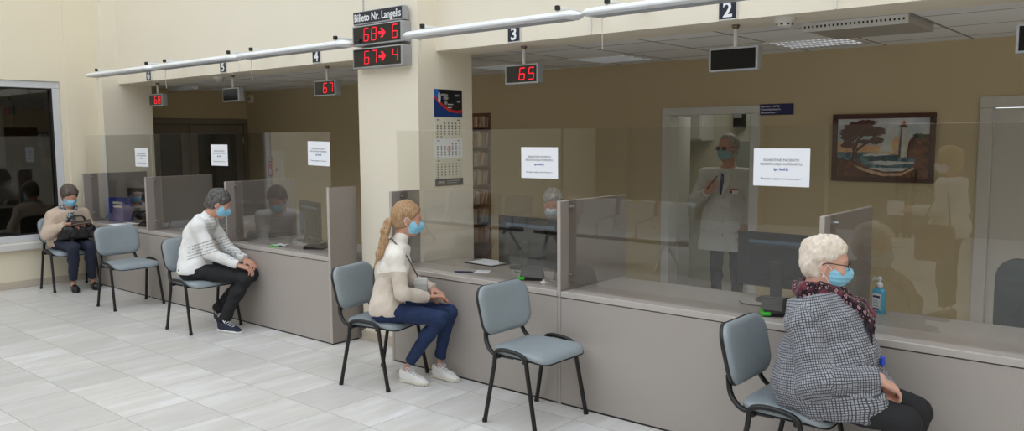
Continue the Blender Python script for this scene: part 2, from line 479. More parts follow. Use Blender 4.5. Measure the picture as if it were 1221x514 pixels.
# ---------------------------------------------------------------- lights that hang on the beam
def strip_lamp(label, x0, x1, first=None):
    g = 'linear lamps along the beam'
    if first is not None:
        c = copy_tree(first); c.location.x = x0; c['label'] = label; return c
    L = x1 - x0
    t = thing('linear_lamp', label, 'lamp', (x0, 4.245, 2.50), 0, g)
    sec = [(-.088, .012), (-.06, .0), (.06, .0), (.088, .012), (.09, .022), (.06, .044), (.02, .055), (-.02, .055), (-.06, .044), (-.09, .022)]
    cx = Matrix(((0, 0, 1, 0), (1, 0, 0, 0), (0, 1, 0, 0), (0, 0, 0, 1)))
    b = MB().prism(sec, .0, L, M=cx)
    # pointed end caps
    for xe, dx in ((0, -.07), (L, .07)):
        ring = [Vector((xe, y, z)) for y, z in sec]; n = len(ring)
        ring2 = [Vector((xe + dx*.6, y*.62, .018 + (z - .018)*.62)) for y, z in sec]
        tip = [Vector((xe + dx, y*.12, .024 + (z - .024)*.15)) for y, z in sec]
        b.loft([ring, ring2, tip] if dx > 0 else [tip, ring2, ring])
    b.build('housing', M['lamp_white'], t, True, 30)
    MB().bbox((.03, -.052, -.003), (L - .03, .052, .002), .001).build('diffuser', M['diffuser'], t)
    for xb in (.12, L - .12):
        a = MB().bbox((xb - .010, .0, .074), (xb + .010, YB - 4.245, .092), .003)
        arm = a.build('bracket_arm', M['lamp_white'], t)
        MB().bbox((xb - .014, -.02, .066), (xb + .014, .010, .098), .004).build('bracket_clamp', M['black_plastic'], arm)
        MB().tube([(xb, -.005, .045), (xb, -.005, .08)], .006).build('bracket_stud', M['steel'], arm)
    MB().tube([(.06, .03, .0), (.06, .035, -.20)], .0022, 6).tube([(.06, .03, .004), (.06, .03, -.012)], .010, 8).build('pull_cord', M['trim_white'], t)
    return t
l0 = strip_lamp('white linear lamp over booth 3, right of the ticket board', -4.60, -3.10)
strip_lamp('white linear lamp over booth 2, cut off by the top edge', -2.96, 0, l0)
strip_lamp('white linear lamp left of the ticket board, over booth 4', -6.90, 0, l0)
strip_lamp('white linear lamp over booth 5, middle of the left three', -8.55, 0, l0)
strip_lamp('farthest white linear lamp, at the left corner pillar', -10.22, 0, l0)

# number plates on the beam
def plate(n, x, lab):
    t = thing('number_plate', lab, 'sign', (x, YB, 2.51), 0, None)
    MB().bbox((-.062, -.012, -.055), (.062, 0, .058), .003).build('plate', M['white_frame'], t)
    MB().box((-.056, -.0135, -.046), (.056, -.011, .053)).build('plate_face', M['navy_sign'], t)
    text_mesh('digit', n, .125, M['white_ink'], t, (0, -.0142, .004), font_off=.003)
for n, x, lab in (('2', -2.25, 'black plate with a white 2, at the top edge of the picture'), ('3', -3.947, 'black plate with a white 3, right of the ticket board'), ('4', -6.362, 'black plate with a white 4, just left of the ticket board'), ('5', -8.0, 'black plate with a white 5, on the beam above a smoke detector'), ('6', -9.673, 'smallest black number plate, with a white 6, at the far left')): plate(n, x, lab)

# seven segment digits
SEG = {'0': 'abcdef', '1': 'bc', '2': 'abged', '3': 'abgcd', '4': 'fgbc', '5': 'afgcd', '6': 'afgedc', '7': 'abc', '8': 'abcdefg', '9': 'abcdfg'}
def seg_digit(mb, ch, x, z, w, h, y, sl=.12, t=None):
    t = t or w*.135
    def bar(p, q):
        (x0, z0), (x1, z1) = p, q
        dx, dz = x1 - x0, z1 - z0; L = math.hypot(dx, dz); ux, uz = dx/L, dz/L; nx, nz = -uz, ux
        pts = [(x0 + ux*t*.15, z0 + uz*t*.15), (x0 + ux*t*.6 + nx*t/2, z0 + uz*t*.6 + nz*t/2), (x1 - ux*t*.6 + nx*t/2, z1 - uz*t*.6 + nz*t/2), (x1 - ux*t*.15, z1 - uz*t*.15), (x1 - ux*t*.6 - nx*t/2, z1 - uz*t*.6 - nz*t/2), (x0 + ux*t*.6 - nx*t/2, z0 + uz*t*.6 - nz*t/2)]
        vs = [Vector((x + px + pz*sl, y, z + pz)) for px, pz in pts]
        vs2 = [v + Vector((0, .002, 0)) for v in vs]
        n = 6
        mb.add(vs + vs2, [tuple(range(n)), tuple(reversed(range(n, 2*n)))] + [(k, n + k, n + (k+1) % n, (k+1) % n) for k in range(n)])
    W, H2 = w/2, h/2
    C_ = {'a': ((-W, H2), (W, H2)), 'g': ((-W, 0), (W, 0)), 'd': ((-W, -H2), (W, -H2)), 'f': ((-W, 0), (-W, H2)), 'b': ((W, 0), (W, H2)), 'e': ((-W, -H2), (-W, 0)), 'c': ((W, -H2), (W, 0))}
    for s_ in SEG[ch]: bar(*C_[s_])

def counter_display(num, x, label, tilt=0.0):
    t = thing('hanging_queue_display', label, 'display', (x, 4.88, 2.24), tilt, None)
    MB().bbox((-.165, -.03, -.075), (.165, .04, .075), .006).build('case', M['frame_grey'], t)
    MB().box((-.150, -.032, -.062), (.150, -.029, .062)).build('screen', M['dark_screen'], t)
    if num:
        for ch, xo in ((num[0], .012), (num[1], .103)):
            mb = MB(); seg_digit(mb, ch, xo, .0, .05, .088, -.0345); mb.build('digit', M['red_led'], t)
    MB().tube([(0, .005, .07), (0, .005, .215)], .013, 14).build('pole', M['white_frame'], t, True)
    MB().lathe([(.0, .212), (.025, .212), (.025, .206), (.015, .188), (.0, .185)], (0, .005, 0)).build('pole_collar', plain('tarnished brass collar', (140, 112, 96), .4, .6) if 'collar' not in M else M['collar'], t, True)
M['collar'] = plain('tarnished brass collar', (112, 94, 84), .4, .6)
counter_display('65', -4.035, 'largest lit queue display, reading red 65, right of the pillar')
counter_display('', -2.30, 'blank queue display hanging under number 2, at the right')
counter_display('67', -6.50, 'lit queue display reading red 67, just left of the pillar')
counter_display('', -8.19, 'blank queue display hanging under number 5')
counter_display('68', -9.915, 'smallest lit queue display, reading red 68, at the far left')

# ticket board on the pillar
t = thing('ticket_board', 'black ticket number board headed Bilieto Nr. Langelis on the pillar', 'sign', (-5.155, 4.467, 2.605))
MB().bbox((-.305, -.085, .08), (.305, -.02, .19), .004).build('header_panel', M['frame_grey'], t)
MB().box((-.297, -.0872, .092), (.297, -.084, .183)).build('header_face', M['navy_sign'], t)
text_mesh('header_text', 'Bilieto Nr. Langelis', .088, M['white_ink'], t, (0, -.0878, .135), width=.57, font_off=.0012)
for z, a, b in ((-.005, '68', '6'), (-.19, '67', '4')):
    cs = MB().bbox((-.31, -.095, z - .085), (.31, 0, z + .078), .006).build('display_case', M['frame_grey'], t)
    MB().box((-.292, -.0972, z - .072), (.286, -.094, z + .068)).build('display_screen', M['dark_screen'], cs)
    for ch, xo in ((a[0], -.125), (a[1], -.03), (b, .225)):
        mb = MB(); seg_digit(mb, ch, xo, z, .055, .10, -.0995, .08); mb.build('digit', M['red_led_dim'], cs)
    ar = MB().prism([(.028, -.011), (.075, -.011), (.052, -.036), (.074, -.036), (.113, 0), (.074, .036), (.052, .036), (.075, .011), (.028, .011)], 0, .002, M=Matrix.Translation((0, -.0975, z)) @ Matrix.Rotation(PI/2, 4, 'X'))
    ar.build('arrow', M['red_led'], cs)

# smoke detectors on the soffit
def detector(x, y, label):
    t = thing('smoke_detector', label, 'smoke detector', (x, y, 2.455))
    MB().lathe([(0, 0), (.062, 0), (.062, -.012), (.055, -.03), (.0, -.03)]).build('base', M['white_frame'], t, True)
    MB().lathe([(0, -.03), (.046, -.03), (.046, -.048), (.03, -.058), (0, -.058)]).build('head', M['white_frame'], t, True)
    s_ = MB()
    for k in range(8):
        a = 2*PI*k/8
        s_.box((-.008, .044, -.045), (.008, .0475, -.036), M=Matrix.Rotation(a, 4, 'Z'))
    s_.build('vent_slot', M['black_plastic'], t)
detector(-1.95, 4.80, 'white smoke detector on the soffit right of plate 2')
detector(-8.50, 4.90, 'white smoke detector on the soffit below plate 5')

# recessed ceiling lamps and air unit
M['bright_alu'] = plain('bright aluminium louvre', (226, 228, 230), .3, .5)
def troffer(x, y, label):
    t = thing('louvre_ceiling_lamp', label, 'ceiling lamp', (x, y, ZC), 0, 'recessed louvre lamps in the office ceiling')
    f = MB()
    for a, b in (((-.30, -.30), (.30, -.28)), ((-.30, .28), (.30, .30)), ((-.30, -.28), (-.28, .28)), ((.28, -.28), (.30, .28))):
        f.box((a[0], a[1], -.012), (b[0], b[1], .02))
    f.build('frame', M['white_frame'], t)
    MB().box((-.29, -.29, -.002), (.29, .29, .002)).build('reflector', M['frame_grey'], t)
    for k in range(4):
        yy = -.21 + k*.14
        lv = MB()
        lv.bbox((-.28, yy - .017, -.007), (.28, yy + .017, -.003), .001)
        lv.build('glint_strip', M['tube'], t)  # glowing strips imitate daylight glinting off the louvres, not lit tubes
    cr = MB()
    for k in range(1, 14): cr.box((-.28 + k*.04, -.28, -.014), (-.276 + k*.04, .28, -.004))
    cr.build('louvre_blades', M['bright_alu'], t)
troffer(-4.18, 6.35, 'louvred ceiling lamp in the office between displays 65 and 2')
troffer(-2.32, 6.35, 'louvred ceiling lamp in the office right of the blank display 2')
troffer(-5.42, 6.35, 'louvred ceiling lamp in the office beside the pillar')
t = thing('ceiling_air_unit', 'flat ceiling air unit with a perforated pale front edge', 'air unit', (-1.69, 5.53, ZC))
MB().bbox((-.31, -.30, -.05), (.31, .30, 0), .006).build('casing', plain('warm grey casing', (170, 164, 156), .5), t)
MB().bbox((-.315, -.318, -.058), (.315, -.30, -.002), .003).build('front_grille', M['white_frame'], t)
hl = MB()
for k in range(24): hl.box((-.30 + k*.0255, -.3195, -.036), (-.29 + k*.0255, -.3175, -.022))
hl.build('grille_holes', M['black_plastic'], t)
t = thing('ceiling_batten_lamp', 'slim white batten lamp on the far left office ceiling', 'ceiling lamp', (-10.7, 5.62, ZC))
MB().bbox((-.36, -.035, -.05), (.36, .035, 0), .008).build('body', M['lamp_white'], t)
MB().bbox((-.35, -.028, -.058), (.35, .028, -.05), .003).build('cover', M['diffuser'], t)
t = thing('wall_mounted_siren', 'small beige sounder high in the far left office corner', 'alarm', (-11.12, YW, 2.36))
MB().bbox((-.05, -.05, -.06), (.05, 0, .06), .012).build('body', M['wall'], t)
MB().lathe([(0, 0), (.03, 0), (.026, .008), (0, .01)], M=Matrix.Translation((0, -.05, 0)) @ Matrix.Rotation(PI/2, 4, 'X')).build('grille', M['frame_grey'], t, True)
counter_display('', -0.602, 'queue display cut off by the right edge of the picture')
# ---------------------------------------------------------------- counters
TOP = .755
def counter(label, x0, x1):
    t = thing('reception_counter', label, 'counter', ((x0 + x1)/2, YC, 0), 0, None)
    w = (x1 - x0)/2 - .002
    MB().bbox((-w, .002, .012), (w, .022, TOP - .042), .0015).build('front_board', M['counter'], t)
    MB().box((-w, .005, 0), (w, .025, .014)).build('plinth_seal', M['plinth'], t)
    b = MB().box((-w + .005, .022, .02), (-w + .023, .66, TOP - .04)).box((w - .023, .022, .02), (w - .005, .66, TOP - .04)).box((-w, .03, TOP - .05), (w, .65, TOP - .036))
    b.build('carcass', M['counter'], t)
    MB().bbox((-w, -.0, TOP - .036), (w, .70, TOP - .003), .003).build('worktop', M['counter_top'], t)
    MB().bbox((-w, -.003, TOP - .036), (w, .016, TOP), .003).build('edge_band', M['counter_edge'], t)
    MB().box((-w, .014, TOP - .004), (w, .70, TOP)).build('worktop_surface', M['counter_top'], t)
    return t
PX = [-10.485, -8.852, -7.202, -5.585, -4.794, -3.157, -1.47, .21]
counter('far left taupe counter carrying the blue box', PX[0] + .013, PX[1] - .013)
counter('taupe counter with the empty chair before it, second from the left', PX[1] + .013, PX[2] - .013)
counter('taupe counter in front of the man in the white sweater', PX[2] + .013, PX[3] - .013)
counter('taupe counter carrying the clipboard, beside the blonde woman', PX[4] + .013, PX[5] - .013)
counter('long taupe counter behind the older woman in the checked jacket', PX[5] + .013, PX[6] - .013)
counter('taupe counter at the right edge carrying the blue bottle', PX[6] + .013, PX[7])

def partition(label, x, full=False, group=None):
    t = thing('counter_partition', label, 'partition', (x, YC, 0), 0, None)
    z0 = 0.0 if full else TOP
    MB().bbox((-.011, .0, z0), (.011, .79 if not full else .30, 1.342), .002).build('board', M['panel'], t)
    MB().bbox((-.0125, -.004, TOP - .036), (.0125, .004, 1.344), .002).build('front_edging', M['panel_edge'], t)
    MB().bbox((-.0125, .001, 0), (.0125, .012, TOP - .036), .001).build('joint_strip', M['counter'], t)
    if not full:
        MB().bbox((-.0125, .0, 1.340), (.0125, .79, 1.345), .001).build('top_edging', M['panel_edge'], t)
        for z in (.86, 1.305):
            bl = MB().tube([(.008, .098, z), (.05, .098, z)], .0085, 14)
            bl.tube([(.026, .078, z), (.026, .118, z)], .006, 10)
            bl.build('glass_bolt', M['steel'], t, True)
    return t
for i, lab in ((0, 'taupe partition at the far left, behind the blue box'), (1, 'taupe partition between booths 6 and 5, left of the second chair'), (2, 'taupe partition between booths 5 and 4, right of the seated man'), (4, 'taupe partition behind the blonde ponytailed woman'), (5, 'taupe partition right of the clerk with grey hair'), (6, 'taupe partition behind the face of the older woman in a checked jacket')):
    partition(lab, PX[i])
# tall end board that closes booth 4
t = thing('end_panel', 'tall taupe end board closing the left counters beside the pillar', 'partition', (PX[3], YC, 0))
MB().bbox((-.013, .0, .012), (.013, .29, 1.345), .002).build('board', M['panel'], t)
MB().box((-.010, .003, 0), (.010, .288, .014)).build('plinth_seal', M['plinth'], t)
MB().bbox((-.014, -.004, .012), (.014, .002, 1.347), .001).build('front_edging', M['panel_edge'], t)

def screen(label, x0, x1, zb=.803):
    t = thing('glass_screen', label, 'glass screen', (x0, YG, zb), 0, 'glass screens on the counters')
    w = x1 - x0; h = 1.812 - zb
    MB().bbox((0, -.003, 0), (w, .003, h), .0012, 1).build('pane', M['glass'], t)
    return t
screen('clear glass screen over the far left counter with the blue box', -10.56, -8.862)
screen('clear glass screen of booth 5, left of the seated man', -8.846, -7.212)
screen('clear glass screen of booth 4, in front of the man in white', -7.196, -5.652)
screen('clear glass screen of booth 3, beside the blonde woman', -4.808, -3.207)
screen('clear glass screen of booth 2, with the doctor seen through it', -3.190, -1.495)
screen('clear glass screen at the right, in front of the lighthouse picture', -1.476, .21)

# notices taped to the screens
def notice(label, x0, x1, z0, z1, tilt=0.0):
    t = thing('notice_sign', label, 'notice', ((x0 + x1)/2, YG - .004, (z0 + z1)/2), 0, None)
    t.rotation_euler = (0, tilt, 0)
    w, h = (x1 - x0)/2, (z1 - z0)/2
    MB().box((-w, -.0012, -h), (w, 0, h)).build('sheet', M['paper'], t)
    text_mesh('heading_text', 'IŠANKSTINĖ PACIENTŲ', .0175, M['black_ink'], t, (0, -.0016, h*.38), width=w*1.26, font_off=0, depth=.0002)
    text_mesh('heading_text', 'REGISTRACIJA INTERNETU:', .0175, M['black_ink'], t, (0, -.0016, h*.17), width=w*1.50, font_off=0, depth=.0002)
    text_mesh('address_text', 'ipr.kul.lt', .020, M['blue_ink'], t, (0, -.0016, -h*.10), width=w*.52, font_off=.0006, depth=.0002)
    text_mesh('footer_text', 'Patogiau registruotis internetu !', .014, M['black_ink'], t, (-.0, -.0016, -h*.60), width=w*1.44, font_off=0, depth=.0002)
notice('white notice on the glass beside the doctor, largest of the five', -1.883, -1.574, 1.486, 1.689)
notice('white notice on the glass above the grey-haired clerk', -3.542, -3.230, 1.482, 1.690)
notice('white notice hanging slightly askew on the booth 4 glass', -5.968, -5.659, 1.523, 1.731, .02)
notice('white notice on the glass above the man in the white sweater', -7.590, -7.28, 1.493, 1.702)
notice('leftmost white notice, above the blue box', -9.246, -8.936, 1.453, 1.661)

# ---------------------------------------------------------------- things on the counters
M['monitor_black'] = plain('matt black monitor plastic', (11, 11, 12), .55, var=.1)
def monitor(label, x, y, rz, w=.57, h=.36, zc=.965, base=True, tilt=0):
    t = thing('computer_monitor', label, 'monitor', (x, y, TOP), rz, None)
    z0 = zc - TOP - h/2
    MB().bbox((-w/2, -.012, z0), (w/2, .022, z0 + h), .006).build('screen_case', M['monitor_black'], t)
    MB().bbox((-w*.32, -.035, z0 + h*.18), (w*.32, -.010, z0 + h*.80), .015).build('rear_hump', M['monitor_black'], t)
    MB().bbox((-w*.36, -.0145, z0 + h*.80), (w*.47, -.011, z0 + h*.86), .001).build('rear_stripe', plain('blue grey plastic strip', (70, 92, 112), .3) if 'strip' not in M else M['strip'], t)
    MB().box((-w/2 + .012, .0215, z0 + .014), (w/2 - .012, .0228, z0 + h - .012)).build('display_face', M['dark_screen'], t)
    if base:
        MB().bbox((-.035, -.05, .012), (.035, -.028, z0 + h*.5), .006).build('stand_neck', M['black_plastic'], t)
        MB().prism(rrect(.23, .17, .04), 0, .014, M=Matrix.Translation((0, -.02, 0))).build('stand_base', M['black_plastic'], t)
    return t
M['strip'] = plain('blue grey plastic strip', (70, 92, 112), .3)
monitor('black monitor seen from behind, in front of the grey-haired clerk', -3.905, 4.76, 0, .57, .37, .962)
monitor('wide black monitor behind the older woman, below the doctor', -1.93, 4.76, 0, .53, .335, 1.00)
monitor('black monitor standing askew at booth 4, beside the end board', -6.62, 4.72, -.30, .56, .35, .975)
monitor('black monitor edge half hidden behind the second partition at booth 6', -10.16, 4.74, .35, .46, .38, .96)
monitor('dark monitor peeking out behind the head of the man in white', -8.05, 4.74, .2, .48, .36, .96)

def terminal(label, x, y, rz, s=1.0):
    t = thing('card_terminal', label, 'terminal', (x, y, TOP), rz, None)
    pr_ = [(-.10, 0), (.085, 0), (.085, .018), (.02, .072), (-.012, .085), (-.03, .07), (-.10, .02)]
    mt = Matrix(((1, 0, 0, 0), (0, 0, -1, 0), (0, 1, 0, 0), (0, 0, 0, 1)))
    MB().prism(pr_, -.075, .075, M=mt).build('body', M['black_plastic'], t, True, 25)
    k = MB()
    for i in range(3):
        for j in range(4):
            k.bbox((-.10 + .0, -.05 + j*.026, .0), (-.085, -.034 + j*.026, .006), .001, M=Matrix.Translation((.012 + i*.02, 0, .022 + i*.0145)) @ Matrix.Rotation(-.62, 4, 'Y') @ Matrix.Translation((.092, 0, 0)))
    k.build('keys', M['frame_grey'], t)
    MB().bbox((-.005, -.06, .004), (.006, .06, .03), .003, M=Matrix.Translation((.03, 0, .066)) @ Matrix.Rotation(-.7, 4, 'Y')).build('display_rim', M['dark_screen'], t)
    MB().bbox((-.105, .04, .006), (.0, .090, .026), .005).build('green_tab', M['green'], t)
    MB().tube(bez([(.085, .02, .02), (.14, .04, .012), (.17, .10, .008), (.22, .16, .008), (.30, .17, .008)]), .004, 7).build('cable', M['black_plastic'], t, True)
    return t
T0 = terminal('black card terminal with a green tab below the clerk\'s monitor', -3.60, 4.44, 2.1)
terminal('black card terminal with a green tab left of the checked jacket', -1.80, 4.41, 2.1)
terminal('black card terminal with a green tab at booth 4 by the end board', -6.13, 4.44, .5)
terminal('black card terminal at booth 6, below the leftmost notice', -9.28, 4.40, .3)

# clipboard with papers, note, pen
ang = .45
t = thing('clipboard', 'black clipboard with white forms left of the clerk\'s monitor', 'clipboard', (-4.32, 4.77, TOP), -.05)
MB().prism(rrect(.33, .235, .012), 0, .006).build('board', M['black_plastic'], t)
for i in range(3):
    MB().box((-.15 + .004*i, -.105, .006 + i*.0012), (.145, .10 + .002*i, .0070 + i*.0012), M=Matrix.Rotation(.02*(i - 1), 4, 'Z')).build('form_sheet', M['paper'], t)
MB().bbox((-.155, -.03, .009), (-.13, .05, .02), .004).build('clip', M['steel'], t)
t = thing('paper_note', 'small white slip beside the blue pen on the middle counter', 'paper', (-4.07, 4.43, TOP), .55)
MB().bbox((-.055, -.07, .0005), (.055, .07, .0018), .0004, 1).build('sheet', M['paper'], t)
MB().box((-.035, .02, .0018), (.03, .024, .002)).box((-.035, .0, .0018), (.035, .004, .002)).build('print', plain('grey print', (150, 152, 160), .6), t)
t = thing('ballpoint_pen', 'dark blue ballpoint pen lying beside the white slip', 'pen', (-4.155, 4.32, TOP + .006), .52)
MB().tube([(-.075, 0, 0), (.05, 0, 0), (.066, 0, 0), (.072, 0, 0)], [.0055, .0055, .003, .001], 12).build('barrel', plain('navy pen plastic', (30, 34, 90), .3), t, True)
MB().bbox((-.072, -.002, .005), (-.03, .002, .0085), .001).build('pocket_clip', M['steel'], t)
t = thing('paper_note', 'crumpled white slip on the booth 4 counter by the terminal', 'paper', (-6.57, 4.345, TOP), .35)
nb = MB(); n_ = 7
vs = []
for i in range(n_):
    for j in range(n_):
        vs.append(Vector((-.07 + .14*i/(n_-1), -.055 + .11*j/(n_-1), .003 + .006*(1 + math.sin(i*1.7 + j*.9)))))
fs = [(i*n_ + j, (i+1)*n_ + j, (i+1)*n_ + j+1, i*n_ + j+1) for i in range(n_-1) for j in range(n_-1)]
nb.add(vs + [v - Vector((0, 0, .001)) for v in vs], fs + [tuple(k + n_*n_ for k in reversed(f)) for f in fs])
nb.build('sheet', M['paper'], t, True, 80)
MB().bbox((-.075, -.068, .001), (.03, -.05, .008), .002).build('green_strip', M['green'], t)
t = thing('paper_note', 'white sheet lying on the counter under the blue box', 'paper', (-9.74, 4.30, TOP), .1)
MB().bbox((-.105, -.14, .0005), (.105, .14, .004), .0006, 1).build('sheet', M['paper'], t)
MB().box((-.07, .06, .004), (.07, .066, .0043)).box((-.07, .03, .004), (.05, .036, .0043)).box((-.07, .0, .004), (.06, .006, .0043)).build('print', plain('pale grey print', (170, 172, 178), .6), t)
# small stand with a cable in front of the clerk's terminal, red stapler
t = thing('counter_pen', 'thin black pen standing in a small white sticky holder near the clerk\'s terminal', 'pen', (-3.43, 4.36, TOP))
MB().lathe([(0, 0), (.026, 0), (.025, .005), (.012, .010), (.007, .022), (0, .022)]).build('holder', M['lamp_white'], t, True)
MB().tube([(0, 0, .014), (-.012, .006, .05), (-.036, .018, .125), (-.040, .020, .135)], [.003, .005, .005, .002], 8).build('barrel', M['black_plastic'], t, True)
MB().tube(bez([(.018, 0, .006), (.05, .02, .004), (.04, .06, .004), (.0, .05, .02), (-.03, .016, .11)], 6), .0014, 5).build('ball_chain', M['steel'], t, True)
t = thing('hand_stamp', 'small red stamp lying beside the clerk\'s hand', 'stamp', (-3.72, 4.86, TOP))
MB().bbox((-.03, -.02, 0), (.03, .02, .022), .004).build('base', M['black_plastic'], t)
MB().lathe([(0, .022), (.010, .022), (.010, .05), (.016, .058), (.014, .075), (0, .08)]).build('handle', M['red'], t, True)

# blue magazine box
t = thing('document_box', 'royal blue document box standing on the far left counter', 'box', (-10.19, 4.47, TOP), .12)
bx = MB(); w, d, h, th = .165, .055, .285, .004
bx.bbox((-w, -d, 0), (w, d, .006), .002).bbox((-w, -d, 0), (w, -d + th, h), .0015).bbox((-w, d - th, 0), (w, d, h), .0015).bbox((-w, -d, 0), (-w + th, d, h), .0015).bbox((w - th, -d, 0), (w, d, h), .0015)
bx.build('box', M['blue_box'], t)
for z in (.17, .215): MB().bbox((-.055, -d - .0015, z), (.135, -d + .0005, z + .026), .0004, 1).build('label_strip', M['paper_cream'], t)
for k in range(3): MB().box((-w + .012, -d + .012 + k*.03, .01), (w - .012, -d + .016 + k*.03, h - .03)).build('document', M['paper'], t)

# hand sanitiser bottle
def liquid():
    t_ = NT('blue tinted plastic'); return t_.bsdf(lin((86, 176, 214)), .18, spec=.6)
M['san'] = liquid()
t = thing('sanitiser_bottle', 'blue hand sanitiser bottle with a white pump on the right counter', 'bottle', (-1.358, 4.79, TOP), -.35)
prof = [(0, .0), (.90, .0), (1, .006), (1, .118), (.94, .13), (.62, .138), (.36, .142), (.36, .15), (0, .15)]
rings = []
for r, z in prof: rings.append([Vector((x*r, y*r, z)) for x, y in rrect(.072, .044, .014)])
MB().loft(rings).build('bottle', M['san'], t, True, 50)
MB().lathe([(0, .148), (.017, .148), (.018, .152), (.018, .166), (.013, .172), (.006, .175), (.006, .192), (0, .192)], n=18).build('cap', M['lamp_white'], t, True)
MB().bbox((-.04, -.007, .186), (.012, .007, .199), .004).tube([(-.036, 0, .19), (-.044, 0, .180)], .004, 8).lathe([(0, .199), (.011, .199), (.009, .206), (0, .207)], n=14).build('pump_head', M['lamp_white'], t, True)
lb = MB().box((-.026, -.0232, .018), (.026, -.0218, .112)).build('label', M['paper'], t)
MB().box((-.022, -.0237, .088), (.022, -.0234, .100)).build('label_heading', M['blue_sign'], lb)
for k in range(4): MB().box((-.02, -.0237, .04 + k*.010), (.014 - .004*(k % 2), -.0234, .043 + k*.010)).build('label_line', M['blue_ink'], lb)
MB().box((-.022, -.0237, .02), (.022, -.0234, .03)).build('label_band', M['blue_sign'], lb)

# ---------------------------------------------------------------- chairs
def make_chair(label, x, y, rz):
    t = thing('padded_chair', label, 'chair', (x, y, 0), rz, 'waiting chairs along the counter')
    # seat pad : rounded, waterfall front
    def pad(w, d, th, rf, rb, nx=14, ny=12, dish=.008, drop=.03):
        out = rrect(1, 1, .18, 6)
        rings = []
        for s_, z in ((.80, -th*.5), (.95, -th*.46), (1.0, -th*.25), (1.0, th*.1), (.965, th*.36), (.86, th*.48), (.60, th*.5), (.25, th*.46)):
            rg = []
            for u, v in out:
                X = u*d*s_; Y = v*w*s_*(1 - .06*(.5 - u))
                zz = z - drop*max(0, (u*s_ - .25)/.25)**2 * 1.0 - dish*(1 - (2*u*s_)**2)*(1 if z > 0 else 0)
                rg.append(Vector((X, Y, zz)))
            rings.append(rg)
        return rings
    sp = MB().loft([[p + Vector((.025, 0, .455)) for p in r] for r in pad(.465, .43, .052, 0, 0)])
    seat = sp.build('seat', M['vinyl'], t, True, 60)
    sh = MB().loft([[Vector((p.x*1.012 + .025, p.y*1.012, p.z*.55 + .434)) for p in r] for r in pad(.465, .43, .03, 0, 0)[:5]])
    sh.build('seat_shell', M['black_plastic'], seat, True, 60)
    # backrest, leaning back, faces +x
    th = math.radians(-13)
    MBk = Matrix.Translation((-.278, 0, .675)) @ Matrix.Rotation(th, 4, 'Y')
    def back_rings(lay, grow=1.0):
        o = rrect(.47*grow, .30*grow, .085, 7, .07)
        rg = []
        for u, v in o:
            wv = v
            taper = 1 - .10*max(0, (-v/.15))**2
            yy = u*taper
            sag = -.012*(1 - (u/.235)**2) if v < 0 else .006*(1 - (u/.235)**2)
            rg.append((yy, wv + sag))
        rings = []
        for s_, x_ in lay:
            rings.append([MBk @ Vector((x_ + .030*((y*s_/.235)**2), y*s_, z*s_)) for y, z in rg])
        return rings
    bk = MB().loft(back_rings([(.90, -.012), (1.0, -.004), (1.0, .012), (.955, .026), (.82, .033), (.45, .034), (.1, .033)]))
    back = bk.build('backrest', M['vinyl'], t, True, 60)
    MB().loft(back_rings([(.1, -.026), (.9, -.026), (1.012, -.016), (1.02, -.002), (1.0, .004)])).build('back_shell', M['black_plastic'], back, True, 60)
    # side frames: each leg its own part, a hoop that joins them
    for s in (1, -1):
        y_ = .245*s
        hoop = MB().tube(fillet([(-.128, y_, .36), (-.118, y_, .462), (-.05, y_, .478), (.05, y_, .474), (.122, y_, .452), (.134, y_, .36)], .05), .0135, 10)
        hoop.build('frame_hoop', M['black_metal'], t, True)
        for xs, xt in ((-.20, -.127), (.205, .133)):
            lg = MB().tube([(xs, y_ + .012*s, .0), (xt, y_, .37)], .0135, 10)
            lg.tube([(xs, y_ + .012*s, .0), (xs*.985, y_ + .0115*s, .025)], .016, 10)
            lg.build('leg', M['black_metal'], t, True)
        MB().tube(fillet([(-.02, .195*s, .425), (-.185, .20*s, .425), (-.248, .185*s, .482), (-.268, .165*s, .575)], .07), .0125, 10, flat=1.3).build('back_support', M['black_metal'], t, True)
    for xx in (-.105, .105):
        MB().tube([(xx, -.245, .424), (xx, .245, .424)], .011, 8).build('cross_bar', M['black_metal'], t, True)
    return t
CH = [('empty grey chair in the middle, turned before the clerk\'s counter', -3.11, 3.865, 0),
      ('grey chair under the blonde woman in jeans', -4.489, 3.817, .255),
      ('grey chair under the man in the white sweater', -7.065, 3.82, .05),
      ('empty grey chair between the two seated people at the far left', -8.63, 3.85, 0),
      ('farthest grey chair, under the woman with the black handbag', -10.215, 3.86, 0),
      ('grey chair under the older woman in the checked jacket', -1.475, 3.862, 0)]
C0 = make_chair(*CH[0])
for lab, x, y, rz in CH[1:]:
    c = copy_tree(C0); c.location = (x, y, 0); c.rotation_euler.z = rz; c['label'] = lab
# office chair back at the far right
t = thing('office_chair', 'dark grey office chair back behind the glass at the right edge', 'chair', (-.70, 5.45, 0), -.5)
o_ = rrect(.44, .46, .12, 8, .07)
def och(lay): return [[Vector((y*s_, x_ - .02*(y/.22)**2, .80 + z*s_)) for y, z in o_] for s_, x_ in lay]
bk = MB().loft(och([(.1, -.045), (.8, -.045), (.96, -.035), (1, -.02), (1, .0)])).build('backrest', plain('charcoal chair fabric', (74, 82, 82), .8, bump=.2), t, True, 60)
MB().loft(och([(1, .0), (1.015, .004), (1.0, .022), (.7, .034), (.1, .036)])).build('back_shell', M['black_plastic'], bk, True, 60)
MB().bbox((-.025, -.052, .575), (.0, -.038, .605), .002).build('maker_tag', M['frame_grey'], bk)
MB().loft([[Vector((x*s_, y*s_ - .26, z)) for x, y in rrect(.46, .46, .12, 6)] for s_, z in ((.9, .42), (1, .43), (1, .46), (.9, .485), (.3, .49))]).build('seat', M['black_plastic'], t, True, 60)
MB().tube(fillet([(0, -.1, .42), (0, .06, .42), (0, .06, .62)], .05), .02).build('back_bar', M['black_metal'], t, True)
